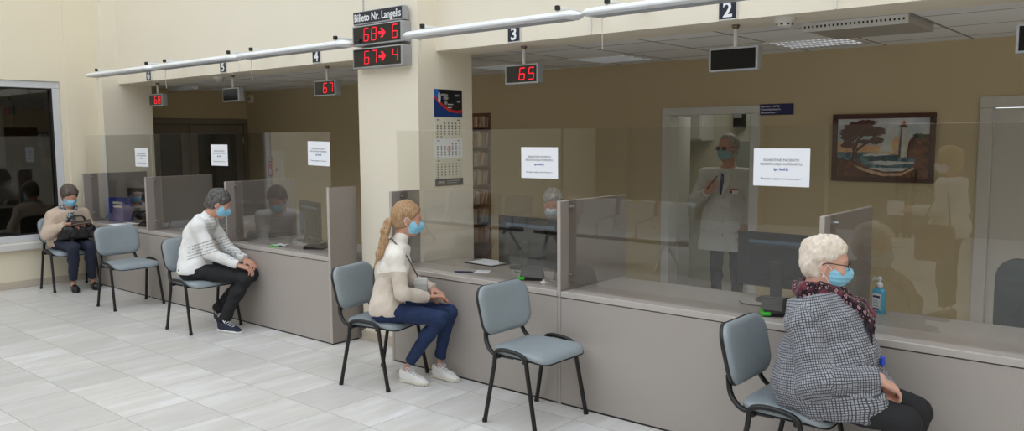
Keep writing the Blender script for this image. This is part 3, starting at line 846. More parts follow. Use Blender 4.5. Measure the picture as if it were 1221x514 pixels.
MB().tube([(0, -.26, .08), (0, -.26, .43)], .028, 14).build('gas_column', M['black_metal'], t, True)
for k in range(5):
    a = 2*PI*k/5
    lg = MB().tube([(0, -.26, .09), (.29*math.cos(a), -.26 + .29*math.sin(a), .065)], [.022, .016]).build('base_arm', M['black_plastic'], t, True)
    MB().tube([(.29*math.cos(a) - .02*math.sin(a), -.26 + .29*math.sin(a) + .02*math.cos(a), .028), (.29*math.cos(a) + .02*math.sin(a), -.26 + .29*math.sin(a) - .02*math.cos(a), .028)], .028, 14).build('castor', M['black_plastic'], lg, True)

# ---------------------------------------------------------------- office wall things
# calendar on the pillar's right face
t = thing('wall_calendar', 'three-month wall calendar with a black and blue picture header on the pillar', 'calendar', (-4.779, 4.80, 1.36))
cx = .002
MB().box((0, -.165, .0), (cx, .165, .79)).build('backing_card', M['paper_cream'], t)
hd = MB().box((0, -.163, .565), (cx*2, .163, .79)).build('picture_header', plain('calendar picture black', (24, 24, 28), .4), t)
MX = Matrix(((0, 0, 1, 0), (1, 0, 0, 0), (0, 1, 0, 0), (0, 0, 0, 1)))
def cal_poly(pts, lay, mat, name):
    MB().prism([(a, b) for a, b in pts], cx*2 + lay*.0004, cx*2 + lay*.0004 + .0004, M=MX).build(name, mat, hd)
sky_b = plain('calendar picture blue', (44, 104, 178), .4)
cal_poly([(-.163, .565), (.163, .565), (.163, .60), (.10, .600), (.0, .62), (-.08, .66), (-.163, .72)], 1, plain('calendar picture deep blue', (26, 58, 120), .4), 'picture_blue_field')
cal_poly([(-.163, .72), (-.08, .655), (.0, .615), (.10, .598), (.163, .605), (.163, .63), (.10, .618), (.02, .63), (-.06, .668), (-.163, .737)], 2, M['red'], 'picture_red_swoosh')
cal_poly([(-.163, .735), (-.13, .715), (-.105, .75), (-.12, .79), (-.163, .79)], 3, sky_b, 'picture_blue_corner')
cal_poly([(-.12, .69), (-.095, .68), (-.088, .72), (-.10, .77), (-.118, .75)], 4, plain('calendar picture pale', (190, 206, 214), .4), 'picture_pale_shape')
for a, b, w, h in ((-.055, .745, .10, .022), (-.03, .72, .06, .03), (.10, .745, .06, .018), (.12, .695, .05, .02), (-.03, .68, .035, .03)):
    cal_poly([(a + w/2*math.cos(q*PI/6), b + h/2*math.sin(q*PI/6)) for q in range(12)], 4, M['frame_grey'], 'picture_part')
for k in range(3): cal_poly([(-.01, .668 - k*.014), (.055 - .01*k, .668 - k*.014), (.055 - .01*k, .673 - k*.014), (-.01, .673 - k*.014)], 5, M['white_ink'], 'picture_text_line')
for b, z0, col in ((0, .395, M['paper_cream']), (1, .225, M['paper']), (2, .06, M['paper_cream'])):
    pg = MB().box((cx, -.16, z0), (cx + .002, .16, z0 + .163)).build('month_sheet', col, t)
    ink = MB(); red = MB()
    x_ = cx + .0021
    ink.box((x_, -.135, z0 + .143), (x_ + .0003, -.105, z0 + .151)).box((x_, .10, z0 + .143), (x_ + .0003, .13, z0 + .151))
    for r in range(6):
        for c_ in range(7):
            if r == 0 and c_ < (2, 4, 0)[b]: continue
            if r == 5 and c_ > (1, 0, 0)[b]: continue
            yy = -.13 + c_*.043; zz = z0 + .120 - r*.022
            (red if c_ == 6 else ink).box((x_, yy - .007, zz - .006), (x_ + .0003, yy + .007, zz + .006))
    ink.build('day_numbers', M['black_ink'], pg); red.build('sunday_numbers', M['red'], pg)
    if b == 1:
        MB().tube([(x_ + .0006, .0 + .024*math.cos(a), z0 + .08 + .019*math.sin(a)) for a in [2*PI*k/16 for k in range(16)]], .0022, 6, closed=True).build('date_ring', M['red'], pg)
MB().box((cx, -.163, 0), (cx + .003, .163, .058)).build('footer_strip', plain('calendar footer black', (28, 30, 38), .4), t)
ft = MB().box((cx + .003, -.13, .022), (cx + .0034, -.05, .04)).box((cx + .003, -.03, .035), (cx + .0034, .13, .041)).box((cx + .003, -.03, .02), (cx + .0034, .10, .026))
ft.build('footer_text', M['frame_grey'], t)

# record shelf with patient files, its front faces the clerks' side (+x)
SX, SY0, SY1 = -5.10, 5.12, 5.685
t = thing('record_shelf', 'tall brown shelf packed with patient card files behind the pillar', 'shelf', (SX, (SY0 + SY1)/2, 0), PI/2)
W = (SY1 - SY0)/2; zs = [.07 + .178*k for k in range(11)]
for x in (-W, W - .016): MB().bbox((x, 0, 0), (x + .016, .26, 1.985), .002).build('side_board', M['shelf_wood'], t)
MB().box((-W, .25, 0), (W, .26, 1.98)).build('rear_board', M['shelf_wood'], t)
for z in zs: MB().bbox((-W + .016, 0, z - .012), (W - .016, .25, z), .002).build('shelf_board', M['shelf_wood'], t)
FC = [plain('file %d' % i, c, .8, var=.15, nscale=30) for i, c in enumerate(((206, 190, 164), (188, 168, 138), (216, 204, 184), (168, 140, 112), (150, 112, 88), (224, 214, 200), (176, 120, 90)))]
rnd = random.Random(3)
shelf_words = {10: 'topmost', 9: 'second highest', 8: 'third highest', 7: 'fourth highest', 6: 'fifth highest', 5: 'sixth highest', 4: 'lowest visible'}
proto_file = []
for m_ in FC:
    mb = MB()
    mb.bbox((0, 0, 0), (.011, .20, .14), .0015)
    for q in range(3): mb.box((.002 + q*.003, -.003, .004), (.0032 + q*.003, .19, .136))
    me_o = mb.build('patient_file', m_)
    proto_file.append(me_o.data); bpy.data.objects.remove(me_o)
for r in range(4, 11):
    y = SY1 - .020; z = zs[r]; lean = .1
    while y > SY0 + .20:
        o = link_mesh('patient_file', proto_file[rnd.randrange(len(proto_file))])
        sx = rnd.uniform(.6, 1.5); hz = rnd.uniform(.78, 1.0) if r < 10 else rnd.uniform(.6, .72)
        o.scale = (sx, 1, hz)
        if rnd.random() < .4: lean = rnd.choice((0, .04, .10, .18, .28))
        wd = .011*sx
        y -= wd/max(.5, math.cos(lean)) + .0015
        ln = min(lean, .30)
        # leans toward the far end, stands on its far lower corner
        o.rotation_euler = (0, ln, PI/2)
        o.location = (SX - .012 - rnd.uniform(0, .015), y - math.sin(ln)*.14*hz, z + wd*math.sin(ln) + .001)
        tag(o, 'worn patient file standing in the row on the %s shelf behind the pillar' % shelf_words[r], 'file', 'patient files on the %s shelf' % shelf_words[r])

# door sign
t = thing('door_sign', 'dark blue office sign beside the top of the open doorway', 'sign', (-2.878, YW, 1.985))
MB().bbox((-.155, -.006, -.048), (.155, 0, .048), .002).build('plate', M['blue_sign'], t)
for k, (s_, sz, w) in enumerate((('Skyriaus vedėja', .024, .17), ('Vyresnioji slaugos', .022, .18), ('administratorė', .022, .15))):
    text_mesh('sign_text', s_, sz, M['white_ink'], t, (-.14 + w/2, -.0066, .028 - k*.027), width=w, font_off=.0004, depth=.0002)

# fire hose cabinet
t = thing('fire_cabinet', 'pale cabinet with red fire signs on the far office wall', 'cabinet', (-10.52, YW, 1.36))
MB().bbox((-.20, -.05, -.23), (.20, 0, .23), .006).build('body', M['white_frame'], t)
dr_ = MB().bbox((-.185, -.058, -.215), (.185, -.048, .215), .004).build('door', M['white_frame'], t)
MB().box((-.16, -.0595, .04), (-.02, -.0578, .12)).build('upper_red_sign', M['red'], dr_)
MB().box((-.16, -.0595, -.17), (-.02, -.0578, .02)).build('lower_red_sign', M['red'], dr_)
MB().box((-.14, -.0602, .07), (-.04, -.0594, .08)).box((-.14, -.0602, .09), (-.06, -.0594, .098)).build('sign_lines', M['white_ink'], dr_)
MB().prism([(-.12, -.14), (-.06, -.14), (-.06, -.06), (-.09, -.03), (-.12, -.06)], .0594, .0602, M=Matrix(((1, 0, 0, 0), (0, 0, -1, 0), (0, 1, 0, 0), (0, 0, 0, 1)))).build('sign_pictogram', M['white_ink'], dr_)
MB().lathe([(0, 0), (.025, 0), (.025, .006), (0, .006)], M=Matrix.Translation((.07, -.058, -.06)) @ Matrix.Rotation(PI/2, 4, 'X')).build('lock', M['black_plastic'], dr_, True)

# picture on the back wall: sea, tree and lighthouse
def paint(name, a, b, sc=40):
    t_ = NT(name); f = t_.noise(t_.obj(), sc, 5, .65)
    return t_.bsdf(t_.ramp(f, [(.35, lin(a)), (.65, lin(b))]), .35)
t = thing('framed_picture', 'framed seascape picture with a dark tree and a lighthouse', 'picture', (-1.989, YW, 1.653))
fw_, fh_ = .392, .275
f = MB()
for a, b in (((-fw_, fh_ - .038), (fw_, fh_)), ((-fw_, -fh_), (fw_, -fh_ + .038)), ((-fw_, -fh_ + .038), (-fw_ + .04, fh_ - .038)), ((fw_ - .04, -fh_ + .038), (fw_, fh_ - .038))):
    f.bbox((a[0], -.03, a[1]), (b[0], 0, b[1]), .006)
f.build('frame', M['wood'], t)
cw, ch_ = fw_ - .038, fh_ - .036
cv = MB().box((-cw, -.012, -ch_), (cw, -.002, ch_)).build('canvas', paint('painted sky', (178, 192, 206), (226, 222, 216), 5), t)
PM = Matrix(((1, 0, 0, 0), (0, 0, -1, 0), (0, 1, 0, 0), (0, 0, 0, 1)))
LAY = [0]
def shape(name, pts, mat):
    LAY[0] += 1
    z = .0121 + LAY[0]*.0003
    MB().prism(pts, z, z + .0003, M=PM).build(name, mat, cv)
def blob(cx_, cy_, rx, ry, n=26, j=.18, seed=1):
    r_ = random.Random(seed)
    return [(max(-cw, min(cw, cx_ + rx*(1 + r_.uniform(-j, j))*math.cos(2*PI*k/n))), max(-ch_, min(ch_, cy_ + ry*(1 + r_.uniform(-j, j))*math.sin(2*PI*k/n)))) for k in range(n)]
sunset = paint('painted sunset', (226, 168, 118), (236, 196, 150), 12)
sea = paint('painted sea', (30, 62, 78), (120, 156, 166), 26)
foam = paint('painted foam', (198, 204, 202), (232, 230, 224), 30)
rock = paint('painted rock', (70, 38, 28), (140, 84, 58), 22)
leafm = paint('painted foliage', (62, 32, 24), (104, 58, 40), 40)
shape('painted_sunset', [(-cw, -.06), (.11, -.06), (.13, .06), (.10, .10), (.05, -.0), (-.06, .02), (-.2, .03), (-cw, .05)], sunset)
shape('painted_sea', [(-cw, -.16), (cw, -.16), (cw, -.06), (.12, -.055), (-.1, -.035), (-cw, -.035)], sea)
shape('painted_wave', blob(.02, -.085, .12, .028, seed=4), paint('painted dark wave', (22, 46, 62), (70, 110, 126), 30))
shape('painted_foam', blob(.07, -.12, .16, .016, seed=5, j=.4), foam)
shape('painted_foam', blob(-.05, -.055, .09, .010, seed=15, j=.5), foam)
shape('painted_shore', [(-cw, -ch_), (cw, -ch_), (cw, -.06), (.26, -.07), (.24, -.14), (.16, -.185), (.02, -.19), (-.10, -.16), (-.18, -.11), (-cw, -.09)], rock)
shape('painted_sand', [(-.22, -.14), (-.1, -.175), (.02, -.205), (.16, -.20), (.24, -.15), (.25, -.165), (.15, -.222), (0, -.225), (-.14, -.19)], paint('painted sand', (196, 158, 122), (226, 200, 168), 20))
shape('painted_spray', [(-.02, -.03), (.0, .03), (.03, .08), (.05, .03), (.075, .07), (.08, .0), (.09, -.035)], foam)
shape('painted_cliff', [(.19, -.07), (.20, .05), (.22, .085), (.27, .10), (cw, .11), (cw, -.09), (.26, -.09)], rock)
shape('painted_bushes', blob(.28, .095, .055, .018, seed=7, j=.3), paint('painted bushes', (40, 46, 36), (84, 84, 60), 50))
shape('lighthouse_shade', [(.125, -.08), (.145, -.08), (.155, .17), (.14, .17)], paint('painted tower shade', (70, 62, 58), (110, 100, 94), 40))
shape('lighthouse_tower', [(.143, -.08), (.19, -.07), (.18, .165), (.15, .17)], paint('painted tower', (196, 190, 184), (226, 222, 216), 40))
shape('lighthouse_gallery', [(.132, .165), (.19, .16), (.19, .175), (.132, .18)], paint('painted gallery', (60, 44, 40), (96, 70, 60), 40))
shape('lighthouse_lantern', [(.145, .178), (.178, .176), (.172, .205), (.162, .218), (.152, .206)], paint('painted lantern', (150, 60, 44), (190, 96, 70), 40))
for pts in ([(-.235, -.12), (-.215, -.12), (-.205, -.02), (-.17, .07), (-.12, .12), (-.125, .13), (-.18, .09), (-.215, .03), (-.225, -.03)],
            [(-.205, -.10), (-.185, -.11), (-.19, -.03), (-.13, .02), (-.06, .06), (-.062, .068), (-.14, .035), (-.20, -.01)],
            [(-.222, -.02), (-.215, .05), (-.25, .12), (-.256, .115), (-.228, .05), (-.232, -.02)]):
    shape('painted_trunk', pts, paint('painted trunk', (58, 32, 26), (104, 66, 50), 40))
for k, (a, b, rx, ry) in enumerate(((-.19, .155, .13, .058), (-.07, .135, .10, .042), (-.26, .085, .065, .035), (-.12, .205, .08, .022), (-.24, .125, .09, .03), (-.045, .06, .055, .032), (-.27, .025, .05, .03), (-.14, .05, .06, .018))):
    shape('painted_crown', blob(a, b, rx, ry, 34, .22, 20 + k), leafm)

# back room furniture seen through the doorway
t = thing('wall_cupboard', 'white wall cupboard high in the room behind the doorway', 'cupboard', (-4.53, 9.0, 1.72))
MB().bbox((-.36, -.30, -.02), (.04, 0, .62), .006).build('body', M['white_frame'], t)
MB().bbox((-.345, -.318, 0), (.025, -.30, .60), .003).build('door', M['white_frame'], t)
for k, (x, z, lab) in enumerate(((-4.14, 1.98, 'dark box fixed high on the wall behind the doctor, left one'), (-3.93, 1.92, 'dark box fixed on the wall behind the doctor, right one'))):
    t = thing('wall_box', lab, 'box', (x, 9.0, z))
    MB().bbox((-.06, -.11, -.13), (.06, 0, .13), .01).build('body', M['black_plastic'], t)
    MB().bbox((-.05, -.118, -.02), (.05, -.108, .11), .003).build('front_plate', M['frame_grey'], t)
t = thing('wall_board', 'pale board hanging on the wall behind the doctor', 'board', (-4.02, 9.0, 1.42))
MB().bbox((-.26, -.02, -.2), (.18, 0, .26), .004).build('panel', plain('grey green board', (150, 158, 150), .5), t)
MB().bbox((-.27, -.024, .25), (.19, 0, .27), .003).bbox((-.27, -.024, -.21), (.19, 0, -.19), .003).build('rail', M['frame_grey'], t)
t = thing('curtain_panel', 'long pale curtain at the right side of the back room', 'curtain', (-3.18, 8.55, 0))
rings = []
for z in (.1, .8, 1.6, 2.5):
    rg = []
    n = 40
    for k in range(n + 1): rg.append(Vector((-.13 + .36*k/n, .03*math.sin(k*1.15 + z), z)))
    for k in range(n, -1, -1): rg.append(Vector((-.13 + .36*k/n, .03*math.sin(k*1.15 + z) + .008, z)))
    rings.append(rg)
MB().loft(rings).build('fabric', plain('cream curtain', (226, 222, 204), .8), t, True, 80)
MB().tube([(-.3, .0, 2.52), (.4, .0, 2.52)], .012).build('rail', M['steel'], t, True)
# ---------------------------------------------------------------- smooth implicit bodies
F32 = np.float32
def V(*a): return np.array(a, dtype=np.float64)
def unit(v):
    v = np.asarray(v, float); return v / (np.linalg.norm(v) + 1e-12)
def smin(a, b, k):
    if k <= 0: return np.minimum(a, b)
    h = np.clip(.5 + .5*(b - a)/k, 0, 1)
    return b + (a - b)*h - k*h*(1 - h)
def smax(a, b, k): return -smin(-a, -b, k)

def cone(a, b, r1, r2, flat=None, fl=1.0):
    """tapered capsule; flat = axis along which the section is scaled by fl"""
    a = np.asarray(a, float); b = np.asarray(b, float); ab = b - a; L2 = ab @ ab + 1e-12
    n = None if flat is None else unit(flat)
    def f(P):
        q = P - a.astype(F32)
        t = np.clip(q @ (ab/L2).astype(F32), 0, 1)
        d = q - t[:, None]*ab.astype(F32)
        if n is not None:
            c = d @ n.astype(F32)
            d = d + np.outer(c*F32(1/fl - 1), n.astype(F32))
            return (np.sqrt((d*d).sum(1)) - (r1 + (r2 - r1)*t))*F32(min(fl, 1.0))
        return np.sqrt((d*d).sum(1)) - (r1 + (r2 - r1)*t)
    return f
def ell(c, r, R=None):
    c = np.asarray(c, float); r = np.asarray(r, float)
    def f(P):
        q = P - c.astype(F32)
        if R is not None: q = q @ R.astype(F32)
        k0 = np.sqrt(((q/r.astype(F32))**2).sum(1)); k1 = np.sqrt(((q/(r*r).astype(F32))**2).sum(1))
        return k0*(k0 - 1)/(k1 + 1e-9)
    return f
def rbox(c, h, R=None, r=.01):
    c = np.asarray(c, float); h = np.asarray(h, float) - r
    def f(P):
        q = P - c.astype(F32)
        if R is not None: q = q @ R.astype(F32)
        q = np.abs(q) - h.astype(F32)
        return np.sqrt((np.maximum(q, 0)**2).sum(1)) + np.minimum(q.max(1), 0) - F32(r)
    return f
def plane(p, n):
    n = unit(n); d0 = float(np.asarray(p, float) @ n)
    return lambda P: P @ n.astype(F32) - F32(d0)          # negative on the side away from n
class Shape:
    def __init__(s): s.ops = []
    def add(s, f, k=.02): s.ops.append(('u', f, k)); return s
    def sub(s, f, k=.01): s.ops.append(('s', f, k)); return s
    def cut(s, p, n, k=.004): s.ops.append(('i', plane(p, n), k)); return s
    def inter(s, f, k=.004): s.ops.append(('i', f, k)); return s
    def warp(s, f): s.ops.append(('w', f, 0)); return s
    def __call__(s, P):
        d = None
        for op, f, k in s.ops:
            if op == 'w': d = d + f(P); continue
            v = f(P)
            if d is None: d = v
            elif op == 'u': d = smin(d, v, k)
            elif op == 's': d = smax(d, -v, k)
            else: d = smax(d, v, k)
        return d
def wrinkle(amp, freq, seed=0, stretch=(1, 1, 1)):
    r_ = np.random.RandomState(seed)
    W = r_.normal(size=(6, 3))*freq*np.array(stretch); ph = r_.uniform(0, 6.28, 6); W2 = r_.normal(size=(6, 3))*freq*.45
    def f(P):
        o = np.zeros(len(P), F32)
        for i in range(6):
            o += np.sin(P @ W[i].astype(F32) + ph[i] + 1.6*np.sin(P @ W2[i].astype(F32) + ph[-1 - i]))
        return o*F32(amp/3.2)
    return f

def surf(fn, lo, hi, h):
    """surface nets over a block-sparse sampling"""
    lo = np.asarray(lo, float); n = np.ceil((np.asarray(hi, float) - lo)/h).astype(int) + 1
    B = 10
    nb = np.ceil(n/B).astype(int); n = nb*B
    bi = np.stack(np.meshgrid(*[np.arange(k) for k in nb], indexing='ij'), -1).reshape(-1, 3)
    ctr = (lo + (bi*B + (B - 1)/2)*h).astype(F32)
    dc = fn(ctr)
    near = np.abs(dc) < h*B*.87*1.25 + .012
    G = np.empty(tuple(n), F32)
    G6 = G.reshape(nb[0], B, nb[1], B, nb[2], B)
    G6[:] = dc.reshape(nb[0], 1, nb[1], 1, nb[2], 1)
    loc = np.stack(np.meshgrid(np.arange(B), np.arange(B), np.arange(B), indexing='ij'), -1).reshape(-1, 3)
    nbk = bi[near]
    for s0 in range(0, len(nbk), 150):
        bb = nbk[s0:s0 + 150]
        pts = (lo + ((bb[:, None, :]*B + loc[None])*h)).reshape(-1, 3).astype(F32)
        v = fn(pts).reshape(len(bb), B, B, B)
        for q, (i, j, k) in enumerate(bb): G6[i, :, j, :, k, :] = v[q]
    S = G < 0
    c = np.zeros(tuple(n - 1), np.int8)
    offs = [(i, j, k) for i in (0, 1) for j in (0, 1) for k in (0, 1)]
    sl = lambda o: tuple(slice(o[a], n[a] - 1 + o[a]) for a in range(3))
    for o in offs: c += S[sl(o)]
    act = (c > 0) & (c < 8)
    idx = np.argwhere(act)
    vals = np.stack([G[idx[:, 0] + o[0], idx[:, 1] + o[1], idx[:, 2] + o[2]] for o in offs], 1)
    acc = np.zeros((len(idx), 3)); cnt = np.zeros(len(idx))
    for a in range(8):
        for b in range(a + 1, 8):
            oa, ob = np.array(offs[a]), np.array(offs[b])
            if np.abs(oa - ob).sum() != 1: continue
            m = (vals[:, a] < 0) != (vals[:, b] < 0)
            t = vals[m, a]/(vals[m, a] - vals[m, b])
            acc[m] += oa + t[:, None]*(ob - oa); cnt[m] += 1
    vert = lo + h*(idx + acc/cnt[:, None])
    vid = np.full(act.shape, -1, np.int64); vid[act] = np.arange(len(idx))
    faces = []
    for ax in range(3):
        a1, a2 = (ax + 1) % 3, (ax + 2) % 3
        A = [slice(None)]*3; Bs = [slice(None)]*3
        A[ax] = slice(0, -1); Bs[ax] = slice(1, None)
        sa, sb = S[tuple(A)], S[tuple(Bs)]
        e = np.argwhere(sa != sb)
        e = e[(e[:, a1] > 0) & (e[:, a2] > 0) & (e[:, a1] < n[a1] - 1) & (e[:, a2] < n[a2] - 1)]
        d1 = np.zeros(3, int); d1[a1] = 1; d2 = np.zeros(3, int); d2[a2] = 1
        q = np.stack([vid[tuple((e - x).T)] for x in (d1 + d2, d2, 0*d1, d1)], 1)
        fl = sa[tuple(e.T)]
        q[~fl] = q[~fl][:, ::-1]
        faces.append(q)
    return vert, np.concatenate(faces)

def sdf_mesh(name, fn, lo, hi, h, mat, parent, smooth_it=1, attr=None):
    v, f = surf(fn, lo, hi, h)
    # light Laplacian smoothing
    for _ in range(smooth_it):
        acc = np.zeros_like(v); cnt = np.zeros(len(v))
        for a in range(4):
            i, j = f[:, a], f[:, (a + 1) % 4]
            for k in range(3):
                acc[:, k] += np.bincount(i, v[j, k], len(v)) + np.bincount(j, v[i, k], len(v))
            cnt += np.bincount(i, minlength=len(v)) + np.bincount(j, minlength=len(v))
        v = v*.5 + .5*acc/np.maximum(cnt, 1)[:, None]
    me = bpy.data.meshes.new(name)
    me.vertices.add(len(v)); me.vertices.foreach_set('co', v.astype(F32).ravel())
    me.loops.add(f.size); me.loops.foreach_set('vertex_index', f.astype(np.int32).ravel())
    me.polygons.add(len(f)); me.polygons.foreach_set('loop_start', (np.arange(len(f))*4).astype(np.int32))
    me.polygons.foreach_set('loop_total', np.full(len(f), 4, np.int32))
    me.polygons.foreach_set('use_smooth', np.ones(len(f), bool))
    if attr is not None:
        uv = attr(v)
        at = me.attributes.new('puv', 'FLOAT_VECTOR', 'POINT'); at.data.foreach_set('vector', uv.astype(F32).ravel())
    me.update(calc_edges=True); me.validate()
    me.materials.append(mat)
    return link_mesh(name, me, parent)

# ---------------------------------------------------------------- cloth, skin and hair materials
def skin_mat(name, rgb, blush=(196, 128, 108)):
    t = NT(name); o = t.obj()
    f = t.noise(o, 22, 4)
    col = t.mix(t.math('MULTIPLY', f, .35), lin(rgb), lin(blush))
    return t.bsdf(col, .48, 0, t.bump(t.noise(o, 160, 2), .06, .002), .4, sss=.12)
def hair_mat(name, a, b, scale=(90, 90, 14), rough=.5):
    t = NT(name); o = t.obj()
    m = t.mapping(o, scale)
    f = t.noise(m, 1.0, 5, .65)
    f2 = t.noise(o, 18, 3)
    col = t.mix(t.math('MULTIPLY', f2, .35), t.ramp(f, [(.3, lin(a)), (.7, lin(b))]), lin(a))
    return t.bsdf(col, rough, 0, t.bump(f, .7, .006), .35)
def knit(name, rgb, rib=240, bump=.25, var=.05, rough=.9):
    t = NT(name); o = t.obj()
    c = lin(rgb)
    f = t.noise(o, 30, 4)
    col = t.mix(f, tuple(x*(1 - var) for x in c[:3]) + (1,), tuple(min(1, x*(1 + var)) for x in c[:3]) + (1,))
    return t.bsdf(col, rough, 0, t.bump(t.noise(t.mapping(o, (1, 1, .5)), rib, 2), bump, .003), .2, sheen=.15)
def denim(name, rgb, rgb2):
    t = NT(name); o = t.obj()
    f = t.noise(o, 14, 4); g = t.noise(t.mapping(o, (1, 1, 3)), 190, 2)
    col = t.mix(t.math('ADD', t.math('MULTIPLY', f, .6), t.math('MULTIPLY', g, .3)), lin(rgb), lin(rgb2))
    return t.bsdf(col, .85, 0, t.bump(g, .2, .002), .2)
M['skin'] = skin_mat('skin', (206, 158, 136))
M['skin_pale'] = skin_mat('pale skin', (216, 172, 152), (204, 134, 120))
M['mask'] = plain('light blue mask cloth', (142, 204, 232), .8, var=.06, nscale=60)
M['mask_white'] = plain('mask loop', (232, 236, 240), .7)
M['eye_white'] = plain('eye white', (226, 222, 216), .3)
M['iris'] = plain('dark iris', (50, 40, 34), .2)
# ---------------------------------------------------------------- people
def rot3(yaw, pitch=0, roll=0):
    cy, sy = math.cos(yaw), math.sin(yaw); cp, sp = math.cos(pitch), math.sin(pitch); cr, sr = math.cos(roll), math.sin(roll)
    Rz = np.array([[cy, -sy, 0], [sy, cy, 0], [0, 0, 1]]); Ry = np.array([[cp, 0, sp], [0, 1, 0], [-sp, 0, cp]]); Rx = np.array([[1, 0, 0], [0, cr, -sr], [0, sr, cr]])
    return Rz @ Ry @ Rx

class Head:
    """head frame: x forward, y left, z up, origin between the ears at eye height"""
    def __init__(s, c, R, sc=1.0): s.c = np.asarray(c, float); s.R = R; s.s = sc
    def p(s, x, y, z): return s.c + s.R @ (np.array([x, y, z])*s.s)
    def ell(s, c, r, rot=None):
        R = s.R if rot is None else s.R @ rot
        return ell(s.p(*c), np.array(r)*s.s, R)
    def cone(s, a, b, r1, r2, flat=None, fl=1): return cone(s.p(*a), s.p(*b), r1*s.s, r2*s.s, None if flat is None else s.R @ np.array(flat), fl)
    def plane(s, p, n): return plane(s.p(*p), s.R @ np.array(n, float))
    def rbox(s, c, h, r): return rbox(s.p(*c), np.array(h)*s.s, s.R, r*s.s)

def head_into(S, H, jowl=0.0, nose=1.0):
    S.add(H.ell((-.012, 0, .040), (.098, .076, .086)), .03)
    S.add(H.ell((.030, 0, -.030), (.064, .060 + jowl*.3, .078)), .035)
    S.add(H.ell((.042, 0, -.085), (.034, .036 + jowl*.4, .026)), .03)
    S.add(H.ell((.062, 0, -.100), (.018, .020, .016)), .02)                       # chin
    S.add(H.cone((.076, .012, .032), (.064, .045, .026), .012, .010), .018)       # brows
    S.add(H.cone((.076, -.012, .032), (.064, -.045, .026), .012, .010), .018)
    S.add(H.ell((.062, .040, -.022), (.022, .024, .020)), .025)                   # cheeks
    S.add(H.ell((.062, -.040, -.022), (.022, .024, .020)), .025)
    for y in (.032, -.032):
        S.sub(H.ell((.096, y, .008), (.017, .019, .012)), .014)                   # eye sockets
        S.add(H.ell((.073, y, .008), (.013, .017, .0105)), .006)                  # lids
    S.add(H.cone((.086, 0, .014), (.108*nose, 0, -.026), .0075, .0115), .012)     # nose
    S.add(H.ell((.098, .011, -.030), (.010, .008, .007)), .006)
    S.add(H.ell((.098, -.011, -.030), (.010, .008, .007)), .006)
    S.add(H.ell((.087, 0, -.055), (.009, .022, .0055)), .007)                     # lips
    S.add(H.ell((.084, 0, -.066), (.010, .019, .006)), .007)
    if jowl: S.add(H.ell((.01, 0, -.105), (.05, .05, .03)), .03)
    for sg in (1, -1):
        r_ = rot3(-.30*sg, .15, 0)
        S.add(H.ell((-.012, .078*sg, -.004), (.020, .008, .033), r_), .006)       # ears
        S.sub(H.ell((-.008, .088*sg, .0), (.010, .006, .017), r_), .004)
        S.add(H.ell((-.008, .076*sg, -.030), (.010, .007, .010)), .006)

def hand_into(S, wr, f, n, th, curl=(.25, .45, .4), sc=1.0, spread=.06, k=.0035):
    """wrist, finger direction, palm normal, thumb side; curl = bend per joint"""
    wr = np.asarray(wr, float); f = unit(f); n = unit(np.asarray(n, float) - f*(f @ np.asarray(n, float))); t = unit(np.asarray(th, float) - f*(f @ np.asarray(th, float)) - n*(n @ np.asarray(th, float)))
    R = np.stack([f, t, n], 1)
    S.add(rbox(wr + f*.052*sc, np.array([.046, .038, .0135])*sc, R, .012*sc), .014)
    S.add(ell(wr + f*.035*sc + t*.028*sc + n*.008*sc, np.array([.030, .017, .014])*sc, R), .012)   # ball of thumb
    tips = []
    for i, (off, L, r) in enumerate(((.029, .92, .0088), (.010, 1.0, .0090), (-.010, .94, .0086), (-.029, .76, .0078))):
        p = wr + f*(.092 - .004*abs(i - 1))*sc + t*off*sc; a = 0.0
        sp = (1.5 - i)*spread
        d0 = unit(f + t*sp)
        for j, l in enumerate((.042, .026, .021)):
            a += curl[j]*(1 + .06*i)
            d = d0*math.cos(a) + n*math.sin(a)
            q = p + d*l*L*sc
            S.add(cone(p, q, r*sc*(1 - .07*j), r*sc*(.94 - .09*j)), k); p = q
        tips.append(p)
    p = wr + f*.030*sc + t*.034*sc + n*.006*sc
    for j, (l, a) in enumerate(((.034, .0), (.030, .30), (.024, .35))):
        d = unit(f*(.72 + .25*j) + t*(.62 - .45*j) + n*(.30 + .3*j))
        q = p + d*l*sc; S.add(cone(p, q, (.0108 - .001*j)*sc, (.0100 - .0012*j)*sc), k if j else .010); p = q
    return tips

